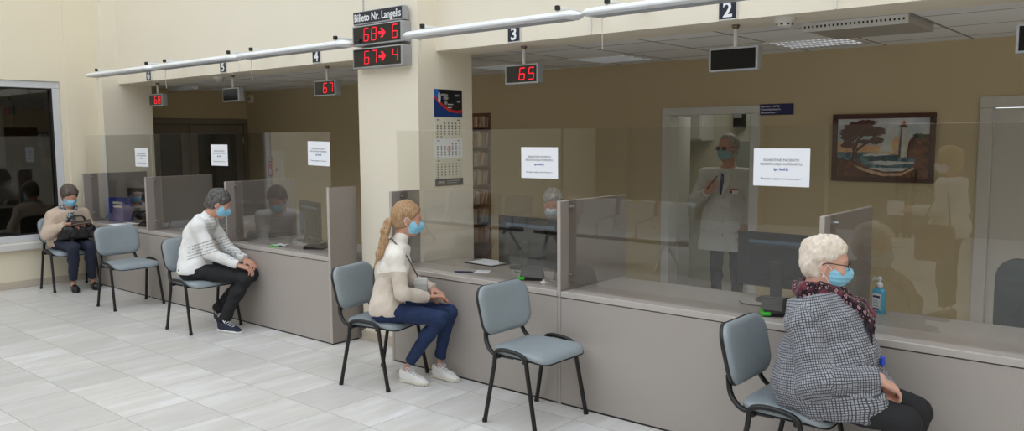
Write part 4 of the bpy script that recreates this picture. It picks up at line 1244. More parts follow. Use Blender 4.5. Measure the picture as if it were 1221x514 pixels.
def shoe(parent, heel, ang, L, up_mat, sole_mat, kind='sneaker', lace_mat=None, pitch=0.0, lab=None, h=.0045):
    """heel = back of the heel on the floor (local); ang = direction in the plan"""
    R = rot3(ang, pitch); heel = np.asarray(heel, float)
    T = lambda x, y, z: heel + R @ (np.array([x, y, z])*1.0)
    k = L/.28
    lo = heel - .2; lo[2] = min(-.02, lo[2]); hi = heel + .2 + np.abs(R @ np.array([L, 0, 0])); lo = lo - np.abs(R @ np.array([L, 0, 0])); hi[2] = heel[2] + .26; lo[2] = heel[2] - .04 - abs(math.sin(pitch))*L
    top = .074 if kind == 'sneaker' else .058
    U = Shape()
    U.add(cone(T(.042*k, 0, .050), T(.034*k, 0, top), .031*k, .027*k), 0)
    U.add(cone(T(.06*k, 0, .036), T(.19*k, .004, .030), .034*k, .038*k), .02)
    U.add(cone(T(.19*k, .004, .024), T(.243*k, .0, .020), .039*k, .030*k, R[:, 2], .78), .02)
    if kind == 'sneaker':
        U.add(cone(T(.070*k, 0, .078), T(.165*k, 0, .050), .026*k, .030*k), .025)
        U.add(cone(T(.062*k, 0, .086), T(.100*k, 0, .078), .024*k, .022*k), .015)
    else:
        U.add(cone(T(.12*k, 0, .058), T(.19*k, 0, .044), .030*k, .036*k), .025)
    U.cut(T(0, 0, .018), -R[:, 2], .004)
    if kind == 'sneaker': U.cut(T(.045*k, 0, .094), unit(R @ np.array([.25, 0, 1])), .006)
    else: U.sub(ell(T(.062*k, 0, .085), np.array([.046, .026, .035])*k, R), .006)
    o = sdf_mesh('shoe', U, lo, hi, h, up_mat, parent)
    if lab: o['label'] = lab
    So = Shape()
    for a, b, r1, r2 in ((.040, .10, .0350, .034), (.10, .19, .034, .0435), (.19, .243, .0435, .032)):
        So.add(cone(T(a*k, .002, .014), T(b*k, .004, .014), r1*k, r2*k), .015)
    zt = .026 if kind == 'sneaker' else .016
    So.cut(T(0, 0, zt), R[:, 2], .004); So.cut(T(0, 0, .001), -R[:, 2], .004)
    sdf_mesh('sole', So, lo, hi, h, sole_mat, o)
    if lace_mat is not None:
        mb = MB()
        for i in range(5):
            x = (.098 + i*.020)*k; z = .104 - i*.0105
            mb.tube([T(x, -.024*k, z - .014), T(x + .008, -.012*k, z - .003), T(x + .010, 0, z + .000), T(x + .008, .012*k, z - .003), T(x, .024*k, z - .014)], .0030, 6)
        for sg in (1, -1): mb.tube(bez([T(.098*k, 0, .106), T(.085*k, .018*sg, .112), T(.105*k, .034*sg, .100), T(.118*k, .032*sg, .086)], 4), .0028, 6)
        mb.build('laces', lace_mat, o, True)
    return o

def puv_fn(segs):
    """attribute: distance round and along the nearest limb or trunk axis"""
    def fn(v):
        best = None; out = np.zeros((len(v), 3))
        for a, b, r, ref in segs:
            a = np.asarray(a, float); b = np.asarray(b, float); ab = b - a; L = np.linalg.norm(ab); t = ab/L
            q = v - a; s_ = q @ t; sc_ = np.clip(s_, 0, L); d = np.linalg.norm(q - sc_[:, None]*t, axis=1)/r
            x = unit(np.asarray(ref, float) - t*(t @ np.asarray(ref, float))); y = np.cross(t, x)
            ang = np.arctan2(q @ y, q @ x)
            uv = np.stack([ang*r*1.05, s_, np.zeros(len(v))], 1)
            if best is None: best = d; out = uv
            else:
                m = d < best; out[m] = uv[m]; best = np.minimum(best, d)
        return out
    return fn

class Person:
    def __init__(s, label, base, rz, J, D, skin, h=.006):
        """J: joints in world coordinates; D: radii"""
        s.t = thing('person', label, 'person', (base[0], base[1], 0), rz)
        c, sn = math.cos(rz), math.sin(rz); s.rz = rz; s.base = base
        s.Rl = np.array([[c, sn, 0], [-sn, c, 0], [0, 0, 1]])
        s.J = {k: s.L(v) for k, v in J.items()}; s.D = D; s.skin = skin; s.h = h
        J = s.J
        s.left = unit(J['shL'] - J['shR']); s.up = unit(J['neck'] - J['waist'])
        s.fwd = unit(np.cross(s.left, s.up))
    def L(s, v): return s.Rl @ (np.asarray(v, float) - np.array([s.base[0], s.base[1], 0]))
    def d(s, v): return s.Rl @ np.asarray(v, float)
    def set_head(s, c, yaw, pitch, roll=0, sc=1.0):
        s.H = Head(s.L(c), rot3(yaw - s.rz, pitch, roll), sc)
    def torso(s, S, g, k=.05, sh=.0):
        J, D = s.J, s.D; f = s.fwd
        fp = unit(J['knR'] + J['knL'] - J['hipR'] - J['hipL']); fp = unit(fp*np.array([1, 1, 0]))
        S.add(cone(J['pel'] - s.left*.045, J['pel'] + s.left*.045, D['pel'] + g, D['pel'] + g, (0, 0, 1), .9), k)
        S.add(cone(J['pel'], J['waist'], D['pel'] + g, D['waist'] + g, f, D.get('flat', .8)), k)
        S.add(cone(J['waist'], J['chest'], D['waist'] + g, D['chest'] + g, f, D.get('flatc', .76)), k)
        up = J['neck'] - J['chest']
        S.add(cone(J['chest'], J['chest'] + up*.45, D['chest'] + g, D['chest']*.86 + g, f, D.get('flatc', .76)), k)
        m = J['neck'] - s.up*.035
        S.add(cone(J['shR'], m, D['sh'] + g, D['neckr'] + .012 + g), k)
        S.add(cone(J['shL'], m, D['sh'] + g, D['neckr'] + .012 + g), k)
        for e in D.get('extra', ()): S.add(e(s, g), .05)
    def arms(s, S, g, k=.03, w=1.0):
        J, D = s.J, s.D
        for q in 'RL':
            S.add(cone(J['sh' + q], J['el' + q], D['ua'] + g, D['el'] + g*1.05), k)
            S.add(cone(J['el' + q], J['wr' + q], D['el'] + g, D['wr'] + g), .02)
    def legs(s, S, g, k=.04, gz=None, seat=None):
        J, D = s.J, s.D; gz = g if gz is None else gz
        for q in 'RL':
            S.add(cone(J['hip' + q], J['kn' + q], D['th'] + g, D['kn'] + g), k)
        if seat: S.cut((0, 0, seat), (0, 0, -1), .012)
        for q in 'RL':
            m = J['kn' + q]*.68 + J['an' + q]*.32
            back = unit(J['kn' + q] - J['hip' + q])
            S.add(cone(J['kn' + q], m - back*.012, D['kn'] + g*.9, D['calf'] + g), .02)
            S.add(cone(m - back*.012, J['an' + q], D['calf'] + g, D['an'] + gz), .03)
    def bbox(s, keys=None, pad=.22):
        P = np.array([s.J[k] for k in (keys or s.J)] + ([s.H.c] if keys is None else []))
        return P.min(0) - pad, P.max(0) + pad
    def body(s, hands, feet, jowl=0, neck_r=.052, head=True):
        S = Shape(); s.torso(S, -.028, .04); s.arms(S, -.006); s.legs(S, -.020, .02)
        J, H = s.J, s.H
        S.add(cone(J['neck'] - s.up*.04, H.p(-.018, 0, -.055), neck_r + .006, neck_r), .025)
        head_into(S, H, jowl)
        for q in 'RL':
            hd = hands[q]
            hand_into(S, J['wr' + q], s.d(hd['f']), s.d(hd['n']), s.d(hd['t']), hd.get('curl', (.25, .45, .4)), hd.get('s', 1.0), hd.get('spread', .06))
            fd = feet[q]; hl = s.L(fd[0]); a = fd[1] - s.rz; dv = np.array([math.cos(a), math.sin(a), 0])
            S.add(cone(J['an' + q], hl + dv*.06 + np.array([0, 0, .05]), s.D['an'] - .012, .026), .02)
            S.add(cone(hl + dv*.05 + np.array([0, 0, .045]), hl + dv*.20 + np.array([0, 0, .032]), .026, .022), .02)
        lo, hi = s.bbox(pad=.24); lo[2] = -.01
        return sdf_mesh('body', S, lo, hi, s.h, s.skin, s.t)
    def eyes(s):
        H = s.H
        for y in (.032, -.032):
            mb = MB(); n = 10
            mb.lathe([(0.0001, -.0118), (.006, -.0100), (.0105, -.005), (.0118, 0), (.0105, .005), (.006, .0100), (.0001, .0118)], n=12, M=Matrix.Translation(H.p(.0752, y, .006)) @ Matrix([[*r] for r in H.R]).to_4x4())
            e = mb.build('eye', M['eye_white'], s.t, True, 80)
            mb = MB(); mb.lathe([(0, -.001), (.005, -.001), (.0045, .0018), (0, .0024)], n=12, M=Matrix.Translation(H.p(.0865, y, .006)) @ Matrix([[*r] for r in H.R]).to_4x4() @ Matrix.Rotation(PI/2, 4, 'Y'))
            mb.build('iris', M['iris'], e, True, 80)
    def face_mask(s, mat=None, low=0.0, label=None):
        H = s.H; S = Shape()
        S.add(H.ell((.030, 0, -.030), (.070, .066, .084)), 0)
        S.add(H.ell((.052, 0, -.085), (.034, .038, .032)), .03)
        S.add(H.ell((.079, 0, -.034), (.048, .040, .046)), .02)
        S.add(H.ell((.066, 0, -.085), (.026, .028, .026)), .02)
        S.add(H.ell((.086, 0, -.010), (.028, .026, .024)), .014)
        for sg in (1, -1): S.add(H.ell((.044, .034*sg, -.042), (.036, .036, .046)), .02)
        S.cut((H.p(0, 0, .003 - low)), H.R @ unit(np.array([.10, 0, 1.0])), .006)
        S.cut((H.p(0, 0, -.112)), H.R @ unit(np.array([.25, 0, -1.0])), .008)
        S.cut((H.p(.009, 0, -.05)), H.R @ unit(np.array([-1, 0, .10])), .006)
        ax = H.R[:, 2]; c = H.c
        S.warp(lambda P: (np.sin(((P - c.astype(F32)) @ ax.astype(F32))*F32(2*PI/.021))*F32(.0011)))
        o = sdf_mesh('face_mask', S, H.c - .16, H.c + .16, .0035, mat or M['mask'], s.t, 1)
        for sg in (1, -1):
            MB().tube(bez([H.p(.030, .064*sg, -.018 - low), H.p(.004, .078*sg, .004), H.p(-.020, .084*sg, .018), H.p(-.032, .082*sg, .0)], 5), .0017, 6).tube(bez([H.p(.024, .058*sg, -.085), H.p(.002, .076*sg, -.050), H.p(-.022, .084*sg, -.026), H.p(-.032, .082*sg, .0)], 5), .0017, 6).build('ear_loop', M['mask_white'], o, True)
        return o
    def hair(s, mat, thick=.014, front=(.078, .066), side=(-.002, -.045), nape=-.085, rough=(.003, 60), extra=None, ears=True, h=.0045, lift=0, cuts=None, width=0.0, soft=.028):
        """front = hairline on the forehead (x,z); side = sideburn (x,z)"""
        H = s.H; S = Shape(); g = thick
        S.add(H.ell((-.014, 0, .042 + lift*.5), (.098 + g, .076 + g + width, .086 + g + lift*.5)), 0)
        S.add(H.ell((-.045, 0, -.02), (.056 + g, .060 + g*.8 + width, .07 + g)), .03)
        sc = H.s
        fx, fz = front; sx, sz = side
        # keep the part above the hairline or behind the ear line
        R, c = H.R, H.c
        def keep(P):
            q = ((P - c.astype(F32)) @ R.astype(F32))/F32(sc)
            L = math.hypot(sx - fx, sz - fz)
            d1 = ((q[:, 0] - fx)*F32(-(sz - fz)/L) + (q[:, 2] - fz)*F32((sx - fx)/L))
            d2 = q[:, 0] - F32(sx)
            d3 = F32(nape) - q[:, 2]
            d = np.minimum(d1, smax(d2, d3, .015))
            d = smax(d, d3, .012)
            return d*F32(sc)
        S.inter(keep, soft)
        if extra: extra(S, H)
        if ears:
            for sg in (1, -1): S.sub(H.ell((-.004, .090*sg, -.008), (.024, .020, .034)), .012)
        S.warp(wrinkle(rough[0], rough[1], 5, (1, 1, .45)))
        if rough[0] > .002: S.warp(wrinkle(rough[0]*.5, rough[1]*2.4, 9, (1, 1, .4)))
        lo, hi = H.c - .26, H.c + .22
        return sdf_mesh('hair', S, lo, hi, h, mat, s.t, 1)
    def glasses(s, mat, lens=None):
        H = s.H; mb = MB()
        for y in (.033, -.033):
            mb.tube([H.p(.101 - .012*abs(math.cos(a)*.5 + (.5 if y*math.cos(a) > 0 else -.2))*1, y + .026*math.cos(a), .006 + .017*math.sin(a)) for a in [2*PI*k/18 for k in range(18)]], .0022, 6, closed=True)
        mb.tube([H.p(.102, .008, .012), H.p(.105, 0, .014), H.p(.102, -.008, .012)], .002, 6)
        for sg in (1, -1): mb.tube(bez([H.p(.090, .060*sg, .012), H.p(.060, .075*sg, .014), H.p(.0, .086*sg, .016), H.p(-.022, .085*sg, .004)], 5), .0024, 6)
        o = mb.build('glasses', mat, s.t, True)
        if lens is not None:
            for y in (.033, -.033):
                m = MB(); n = 18
                m.add([H.p(.097 - .004*(y*math.cos(2*PI*k/n) > 0), y + .0255*math.cos(2*PI*k/n), .006 + .0165*math.sin(2*PI*k/n)) for k in range(n)], [tuple(range(n))])
                m.build('lens', lens, o)
        return o

LEGKEYS = ['pel', 'hipR', 'hipL', 'knR', 'knL', 'anR', 'anL']
TOPKEYS = ['pel', 'waist', 'chest', 'neck', 'shR', 'shL', 'elR', 'elL', 'wrR', 'wrL']
def trousers(p, mat, g=.006, gz=.008, hem=.05, top=.74, seed=1, wr=.0035, name='trousers', seat=.452, k=.04):
    S = Shape(); J, D = p.J, p.D
    f = p.fwd
    S.add(cone(J['pel'] - p.left*.05, J['pel'] + p.left*.05, D['pel'] + g - .004, D['pel'] + g - .004, (0, 0, 1), .92), .03)
    S.add(cone(J['pel'], J['waist'], D['pel'] + g - .006, D['waist'] + g - .012, f, D.get('flat', .8)), .04)
    S.cut((0, 0, top), (0, 0, 1), .01)
    p.legs(S, g, k, gz, seat)
    for q in 'RL':
        ax = unit(J['an' + q] - J['kn' + q]); e = J['an' + q] - ax*hem
        # the hem only trims points near this shank
        kn = J['kn' + q]
        pl = plane(e, ax); cy = cone(kn, J['an' + q] + ax*.1, .13, .13)
        S.ops.append(('s', (lambda P, pl=pl, cy=cy: np.maximum(-pl(P), cy(P))), .004))
    S.warp(wrinkle(wr, 26, seed)); S.warp(wrinkle(wr*.5, 60, seed + 3))
    lo, hi = p.bbox(LEGKEYS, .2)
    return sdf_mesh(name, S, lo, hi, p.h*.9, mat, p.t, 1)
def top(p, mat, name='sweater', g=.010, hem=.52, cuff=.012, seed=2, wr=.004, neck=.0, collar=None, extra=None, attr=None, k=.05, hemn=(0, 0, -1), h=None, ag=None):
    S = Shape(); p.torso(S, g, k); p.arms(S, g if ag is None else ag)
    if extra: extra(S)
    S.warp(wrinkle(wr, 20, seed)); S.warp(wrinkle(wr*.45, 55, seed + 7))
    J = p.J
    S.cut((p.J['pel'][0], p.J['pel'][1], hem), hemn, .008)
    for q in 'RL':
        ax = unit(J['wr' + q] - J['el' + q]); e = J['wr' + q] - ax*cuff
        pl = plane(e, ax); cy = cone(J['el' + q], J['wr' + q] + ax*.06, .062, .062)
        S.ops.append(('s', (lambda P, pl=pl, cy=cy: np.maximum(-pl(P), cy(P))), .004))
        # folds at the elbow
    S.cut(J['neck'] + p.up*neck, p.up, .012)
    if collar: collar(S)
    lo, hi = p.bbox(TOPKEYS, .26)
    return sdf_mesh(name, S, lo, hi, h or p.h*.85, mat, p.t, 1, attr)
# ================================================================ the people
SEATED = dict(pel=.125, waist=.118, chest=.128, sh=.058, neckr=.050, ua=.046, el=.037, wr=.026, th=.076, kn=.054, calf=.050, an=.034)
def D_(**k): d = dict(SEATED); d.update(k); return d

# ---- blonde woman in jeans -------------------------------------------------
P = Person('blonde woman with a ponytail in a cream sweater and blue jeans, seated in profile', (-4.36, 3.76), .62,
    dict(pel=(-4.37, 3.752, .560), waist=(-4.38, 3.772, .70), chest=(-4.355, 3.795, .86), neck=(-4.325, 3.825, 1.015),
         shR=(-4.225, 3.715, .935), shL=(-4.425, 3.925, .945), elR=(-4.165, 3.72, .685), elL=(-4.43, 4.02, .71), wrR=(-4.135, 3.925, .632), wrL=(-4.20, 4.045, .665),
         hipR=(-4.335, 3.685, .55), hipL=(-4.425, 3.825, .55), knR=(-4.02, 3.945, .495), knL=(-4.075, 4.08, .505), anR=(-4.305, 3.86, .105), anL=(-4.195, 4.085, .10)),
    D_(pel=.110, waist=.097, chest=.106, sh=.045, neckr=.042, ua=.040, el=.034, wr=.022, th=.074, kn=.050, calf=.046, an=.032,
       extra=[lambda s, g: cone(s.J['chest'] + s.fwd*.050 - s.left*.055 - s.up*.01, s.J['chest'] + s.fwd*.050 + s.left*.055 - s.up*.01, .058 + g*.5, .058 + g*.5)]), M['skin'])
P.set_head((-4.262, 3.862, 1.185), .93, .14, 0, .98)
P.body(dict(R=dict(f=(.45, .85, -.05), n=(.3, -.3, -1), t=(-.9, .5, .3), curl=(.25, .35, .3), s=.92), L=dict(f=(.95, -.15, -.22), n=(-.2, -.3, -1), t=(.2, -.9, .3), curl=(.25, .4, .3), s=.92)),
       dict(R=((-4.368, 3.845, 0), .17), L=((-4.262, 4.072, 0), .06)), neck_r=.046)
P.eyes(); P.face_mask()
def tail(S, H):
    a = H.p(-.098, 0, -.015)
    pts = [a, H.p(-.135, .0, -.035), H.p(-.148, -.012, -.10), H.p(-.150, -.02, -.18), H.p(-.172, -.026, -.27), H.p(-.20, -.03, -.36)]
    rr = [.023, .026, .029, .028, .022, .007]
    for i in range(5): S.add(cone(pts[i], pts[i+1], rr[i], rr[i+1]), .02)
HB = hair_mat('honey blonde hair', (128, 92, 62), (216, 182, 140), (130, 130, 12))
P_H = P.H
def hair_big(p, mat, **k):
    return p.hair(mat, **k)
P.hair(HB, .012, (.082, .062), (.012, -.020), -.075, (.0026, 70), lambda S, H: S.add(H.ell((-.06, 0, -.005), (.05, .05, .05)), .02), ears=True)
# the tied tail reaches further down than the cap
S = Shape(); tail(S, P.H); S.warp(wrinkle(.004, 45, 4, (1, 1, .25))); S.warp(wrinkle(.003, 130, 6, (1, 1, .2)))
tl = sdf_mesh('ponytail', S, P.H.c - .46, P.H.c + .2, .0045, HB, P.t)
MB().tube([P.H.p(-.108 + .006*math.sin(a), .026*math.cos(a), -.020 + .026*math.sin(a)) for a in [2*PI*k/16 for k in range(16)]], .006, 8, closed=True).build('hair_tie', plain('grey green hair tie', (108, 128, 124), .6), tl, True)
# two tone knitted sweater: cream yoke, beige below
def two_tone():
    t = NT('cream and beige knit'); o = t.obj(); X = t.xyz(o)
    n = t.noise(t.mapping(o, (1, 1, .5)), 240, 2)
    edge = t.math('ADD', X[2], t.math('MULTIPLY', t.math('ABSOLUTE', X[1]), -.30))
    f = t.math('GREATER_THAN', edge, .792)
    melange = t.noise(o, 140, 3)
    lo = t.mix(melange, lin((196, 182, 168)), lin((222, 211, 198)))
    hi = t.mix(melange, lin((232, 226, 216)), lin((246, 242, 234)))
    rib = t.math('SINE', t.math('MULTIPLY', X[2], 700.0))
    return t.bsdf(t.mix(f, lo, hi), .9, 0, t.bump(t.math('ADD', n, t.math('MULTIPLY', rib, .25)), .22, .003), .2, sheen=.15)
def turtleneck(S):
    H = P.H; a = P.J['neck'] - P.up*.02; b = H.p(-.022, 0, -.098)
    S.add(cone(a, H.p(-.028, 0, -.132), .058, .050), .03)
top(P, two_tone(), 'sweater', .017, .518, .004, 3, .0055, .0, turtleneck, k=.05)
JN = denim('blue denim', (30, 42, 72), (56, 72, 108))
trousers(P, JN, .003, .006, .055, .575, 5, .0040, 'jeans')
WS = plain('white sneaker leather', (232, 231, 228), .5, bump=.1, bscale=80); SO = plain('off white rubber sole', (218, 212, 200), .6)
GH = plain('gold heel leather', (178, 160, 110), .35, .4)
for hl, a in (((-4.368, 3.845, 0), .17), ((-4.262, 4.072, 0), .06)):
    o = shoe(P.t, P.L(hl), a - P.rz, .268, WS, SO, 'sneaker', M['paper'])
    R = rot3(a - P.rz); h0 = P.L(hl)
    MB().bbox((-.004, -.022, .06), (.012, .022, .088), .005, M=Matrix.Translation(h0) @ Matrix([[*r] for r in R]).to_4x4()).build('heel_tab', GH, o)
# chain strap of the small bag at her side
t = thing('crossbody_bag', 'small pale grey bag with a dark chain strap on the lap of the blonde woman', 'bag', (-4.225, 3.94, .70), .75)
MB().bbox((-.05, -.018, -.065), (.05, .018, .062), .017, 3).build('pouch', plain('pale grey leather', (186, 188, 186), .5), t, True, 60)
MB().bbox((-.052, -.021, .005), (.052, .010, .064), .010, 3).build('flap', plain('silver grey leather', (206, 208, 206), .4), t, True, 60)
Rt = Matrix.Rotation(-.75, 3, 'Z')
sp = [Rt @ (Vector(q) - Vector((-4.225, 3.94, .70))) for q in ((-4.235, 3.93, .758), (-4.215, 3.865, .84), (-4.215, 3.79, .95), (-4.29, 3.755, 1.035), (-4.385, 3.80, 1.04), (-4.45, 3.76, .95), (-4.495, 3.74, .82), (-4.48, 3.72, .68))]
mb = MB()
path = bez(sp, 14)
for i in range(0, len(path) - 1, 1):
    mb.tube([path[i], path[i].lerp(path[i+1], .85)], .0042, 6)
mb.build('chain_strap', plain('gunmetal chain', (72, 70, 70), .35, .7), t, True)

# ---- man in the white sweater ------------------------------------------------
P = Person('man with dark grey hair in a white patterned sweater and black trousers, bending forward', (-7.06, 3.78), .66,
    dict(pel=(-7.075, 3.765, .565), waist=(-7.105, 3.765, .71), chest=(-7.075, 3.81, .875), neck=(-7.01, 3.865, 1.035),
         shR=(-6.935, 3.745, .965), shL=(-7.165, 3.975, .975), elR=(-6.845, 3.785, .725), elL=(-7.03, 4.06, .735), wrR=(-6.672, 3.965, .605), wrL=(-6.80, 4.115, .625),
         hipR=(-7.025, 3.69, .555), hipL=(-7.115, 3.85, .555), knR=(-6.635, 4.02, .485), knL=(-6.715, 4.115, .50), anR=(-6.775, 3.855, .10), anL=(-7.10, 3.985, .135)),
    D_(pel=.130, waist=.128, chest=.135, sh=.060, ua=.046, el=.038, th=.078, kn=.056, calf=.052, an=.038), M['skin'], .0065)
P.set_head((-6.935, 3.945, 1.155), 1.03, .42, 0, 1.02)
P.body(dict(R=dict(f=(.75, .62, -.30), n=(-.2, -.2, -1), t=(-.6, .8, .2), curl=(.45, .6, .4), s=1.05), L=dict(f=(.8, .1, -.25), n=(-.2, 0, -1), t=(.1, -1, .1), curl=(.4, .5, .4), s=1.05)),
       dict(R=((-6.835, 3.825, 0), .25), L=((-7.175, 4.005, .035), -.28)), neck_r=.056)
P.face_mask()
P.hair(hair_mat('dark grey hair', (38, 37, 38), (128, 124, 122), (60, 60, 34)), .014, (.082, .064), (.004, -.030), -.068, (.007, 60), ears=True, h=.004)
def nordic():
    t = NT('white sweater with dark knit pattern'); o = t.obj(); X = t.xyz(o)
    n = t.noise(o, 250, 2)
    base = t.mix(t.noise(o, 40, 3), lin((226, 226, 226)), lin((242, 242, 241)))
    # diamonds on the chest front
    u = t.math('MULTIPLY', X[1], 38.0); v = t.math('MULTIPLY', X[2], 34.0)
    dia = t.math('ADD', t.math('ABSOLUTE', t.math('SUBTRACT', t.math('FRACT', u), .5)), t.math('ABSOLUTE', t.math('SUBTRACT', t.math('FRACT', v), .5)))
    ring = t.math('MULTIPLY', t.math('GREATER_THAN', dia, .22), t.math('LESS_THAN', dia, .46))
    front = t.math('MULTIPLY', t.math('GREATER_THAN', X[0], .115), t.math('GREATER_THAN', X[2], .66))
    front = t.math('MULTIPLY', front, t.math('LESS_THAN', t.math('ABSOLUTE', X[1]), .125))
    m1 = t.math('MULTIPLY', ring, front)
    # narrow bands round body and sleeves
    q = t.math('ADD', X[2], t.math('MULTIPLY', X[0], -.30))
    band = t.math('GREATER_THAN', t.math('SINE', t.math('MULTIPLY', q, 235.0)), .25)
    zone = t.math('MULTIPLY', t.math('GREATER_THAN', q, .655), t.math('LESS_THAN', q, .80))
    zone = t.math('MULTIPLY', zone, t.math('GREATER_THAN', X[0], -.03))
    dash = t.math('GREATER_THAN', t.noise(t.mapping(o, (150, 150, 20)), 1.0, 2), .47)
    m2 = t.math('MULTIPLY', t.math('MULTIPLY', band, zone), dash)
    m = t.math('MULTIPLY', t.math('MAXIMUM', m1, m2), .62)
    return t.bsdf(t.mix(m, base, lin((70, 74, 76))), .9, 0, t.bump(n, .25, .003), .2, sheen=.15)
def crew(S):
    a = P.J['neck'] - P.up*.03; S.add(cone(a, P.J['neck'] + P.up*.012 + P.fwd*.012, .078, .068), .02)
top(P, nordic(), 'sweater', .018, .528, .010, 11, .0055, -.004, crew)
BK = plain('black trouser cloth', (30, 30, 33), .85, var=.15, nscale=20, bump=.15, bscale=200)
trousers(P, BK, .008, .018, -.015, .57, 9, .0055)
NV = plain('navy sneaker suede', (34, 40, 60), .7, bump=.15, bscale=150); SW = plain('white rubber sole', (230, 230, 228), .6)
shoe(P.t, P.L((-6.835, 3.825, 0)), .25 - P.rz, .30, NV, SW, 'sneaker', M['paper'])
shoe(P.t, P.L((-7.175, 4.005, .035)), -.28 - P.rz, .30, NV, SW, 'sneaker', M['paper'], pitch=.13)
# ---- older woman in the checked jacket ------------------------------------------
def fat(a, b, r): return lambda s, g: cone(s.L(a), s.L(b), r + g, r + g)
P = Person('older woman with short white hair, checked jacket and leopard scarf, seated at the front right', (-1.33, 3.86), .22,
    dict(pel=(-1.305, 3.86, .585), waist=(-1.315, 3.865, .72), chest=(-1.350, 3.87, .865), neck=(-1.395, 3.875, .995),
         shR=(-1.375, 3.70, .885), shL=(-1.44, 4.045, .90), elR=(-1.285, 3.625, .645), elL=(-1.36, 4.14, .67), wrR=(-1.055, 3.765, .668), wrL=(-1.05, 3.875, .590),
         hipR=(-1.28, 3.75, .56), hipL=(-1.32, 3.955, .56), knR=(-.965, 3.80, .475), knL=(-.965, 3.995, .475), anR=(-.98, 3.79, .10), anL=(-.98, 3.99, .10)),
    D_(pel=.198, waist=.196, chest=.150, flat=.96, flatc=.90, sh=.064, neckr=.058, ua=.064, el=.056, wr=.037, th=.094, kn=.068, calf=.062, an=.044,
       extra=[lambda s, g: cone(s.J['waist'] + s.fwd*.075 - s.up*.02, s.J['chest'] + s.fwd*.075 - s.up*.03, .135 + g, .115 + g)]), M['skin_pale'], .005)
P.set_head((-1.350, 3.893, 1.146), .40, .10, 0, 1.02)
P.body(dict(R=dict(f=(.62, .62, -.50), n=(-.55, -.2, -.8), t=(-.3, .75, .6), curl=(.35, .5, .4), s=1.0, spread=.03), L=dict(f=(.38, -.78, -.30), n=(-.6, .0, -.7), t=(.4, .1, 1), curl=(.45, .6, .4), s=1.0, spread=.03)),
       dict(R=((-1.05, 3.79, 0), .05), L=((-1.05, 3.99, 0), .1)), .012, .060)
P.eyes(); P.face_mask()
P.hair(hair_mat('white blonde hair', (214, 198, 180), (246, 236, 224), (60, 60, 34), .6), .009, (.080, .064), (.002, -.012), -.072, (.007, 48), ears=True, h=.004, lift=.010)
P.glasses(M['black_plastic'])
MB().lathe([(0, -.006), (.005, -.003), (.005, .003), (0, .006)], n=12, M=Matrix.Translation(P.H.p(-.010, -.086, -.046))).build('pearl_earring', plain('pearl', (236, 228, 214), .2), P.t, True)
def tweed():
    t = NT('grey checked tweed'); a = t.n('ShaderNodeAttribute', attribute_name='puv')
    X = t.xyz(a.outputs['Vector']); o = t.obj()
    wob = t.math('MULTIPLY', t.math('SUBTRACT', t.noise(o, 60, 2), .5), .25)
    u = t.math('ADD', t.math('MULTIPLY', X[0], 1/.0118), wob); v = t.math('ADD', t.math('MULTIPLY', X[1], 1/.0118), wob)
    gu = t.math('LESS_THAN', t.math('FRACT', u), .34); gv = t.math('LESS_THAN', t.math('FRACT', v), .34)
    g = t.math('MAXIMUM', gu, gv); both = t.math('MULTIPLY', gu, gv)
    sp = t.noise(o, 330, 2)
    light = t.mix(sp, lin((134, 137, 145)), lin((190, 192, 199)))
    dark = t.mix(sp, lin((52, 53, 60)), lin((98, 99, 107)))
    col = t.mix(g, light, dark)
    return t.bsdf(col, .9, 0, t.bump(t.math('ADD', sp, t.math('MULTIPLY', g, -.4)), .4, .004), .15, sheen=.1)
J = P.J
segs = [((J['pel'][0] + .04, J['pel'][1], .3), tuple(J['neck'] + P.up*.1), .20, -P.fwd + P.left*.8),
        (tuple(J['shR'] + np.array([0, 0, .02])), tuple(J['elR']), .072, P.left), (tuple(J['elR']), tuple(J['wrR']), .056, P.left),
        (tuple(J['shL'] + np.array([0, 0, .02])), tuple(J['elL']), .072, -P.left), (tuple(J['elL']), tuple(J['wrL']), .056, -P.left)]
def jacket_skirt(S):
    for q in 'RL':
        S.add(cone(J['hip' + q] + np.array([0, 0, .01]), J['hip' + q]*.45 + J['kn' + q]*.55 + np.array([0, 0, .015]), .118, .108), .05)
    S.cut((0, 0, .458), (0, 0, -1), .015)
    # side seam crease where the sleeve meets the body
    S.add(cone(J['waist'] - P.fwd*.05 - P.up*.05, J['pel'] - P.fwd*.06, .19, .20), .06)
top(P, tweed(), 'checked_jacket', .014, .40, .002, 21, .0095, .004, None, jacket_skirt, puv_fn(segs), .05, h=.005)
trousers(P, BK, .008, .02, .0, .60, 31, .004)
BSh = plain('black shoe leather', (26, 25, 26), .4)
for hl, a in (((-1.05, 3.79, 0), .05), ((-1.05, 3.99, 0), .1)): shoe(P.t, P.L(hl), a - P.rz, .27, BSh, BSh, 'loafer')
def leopard():
    t = NT('maroon leopard scarf'); o = t.obj()
    v = t.n('ShaderNodeTexVoronoi', feature='F1'); t.l(t.mapping(o, (1, 1, .7), rot=(.4, .3, 0)), v.inputs['Vector']); v.inputs['Scale'].default_value = 58
    w = t.n('ShaderNodeTexVoronoi', feature='DISTANCE_TO_EDGE'); t.l(t.mapping(o, (1, 1, .7), rot=(.4, .3, 0)), w.inputs['Vector']); w.inputs['Scale'].default_value = 58
    big = t.noise(o, 9, 2)
    ground = t.ramp(big, [(.42, lin((44, 26, 36))), (.58, lin((112, 52, 64)))])
    spot = t.ramp(w.outputs['Distance'], [(.0, lin((20, 14, 20))), (.16, lin((24, 16, 22))), (.22, lin((176, 136, 142))), (.45, lin((126, 92, 102)))])
    pick = t.math('GREATER_THAN', t.xyz(v.outputs['Color'])[0], .42)
    return t.bsdf(t.mix(pick, ground, spot), .85, 0, t.bump(t.noise(o, 200, 2), .2, .003), .2, sheen=.2)
S = Shape(); H = P.H; nk = J['neck']
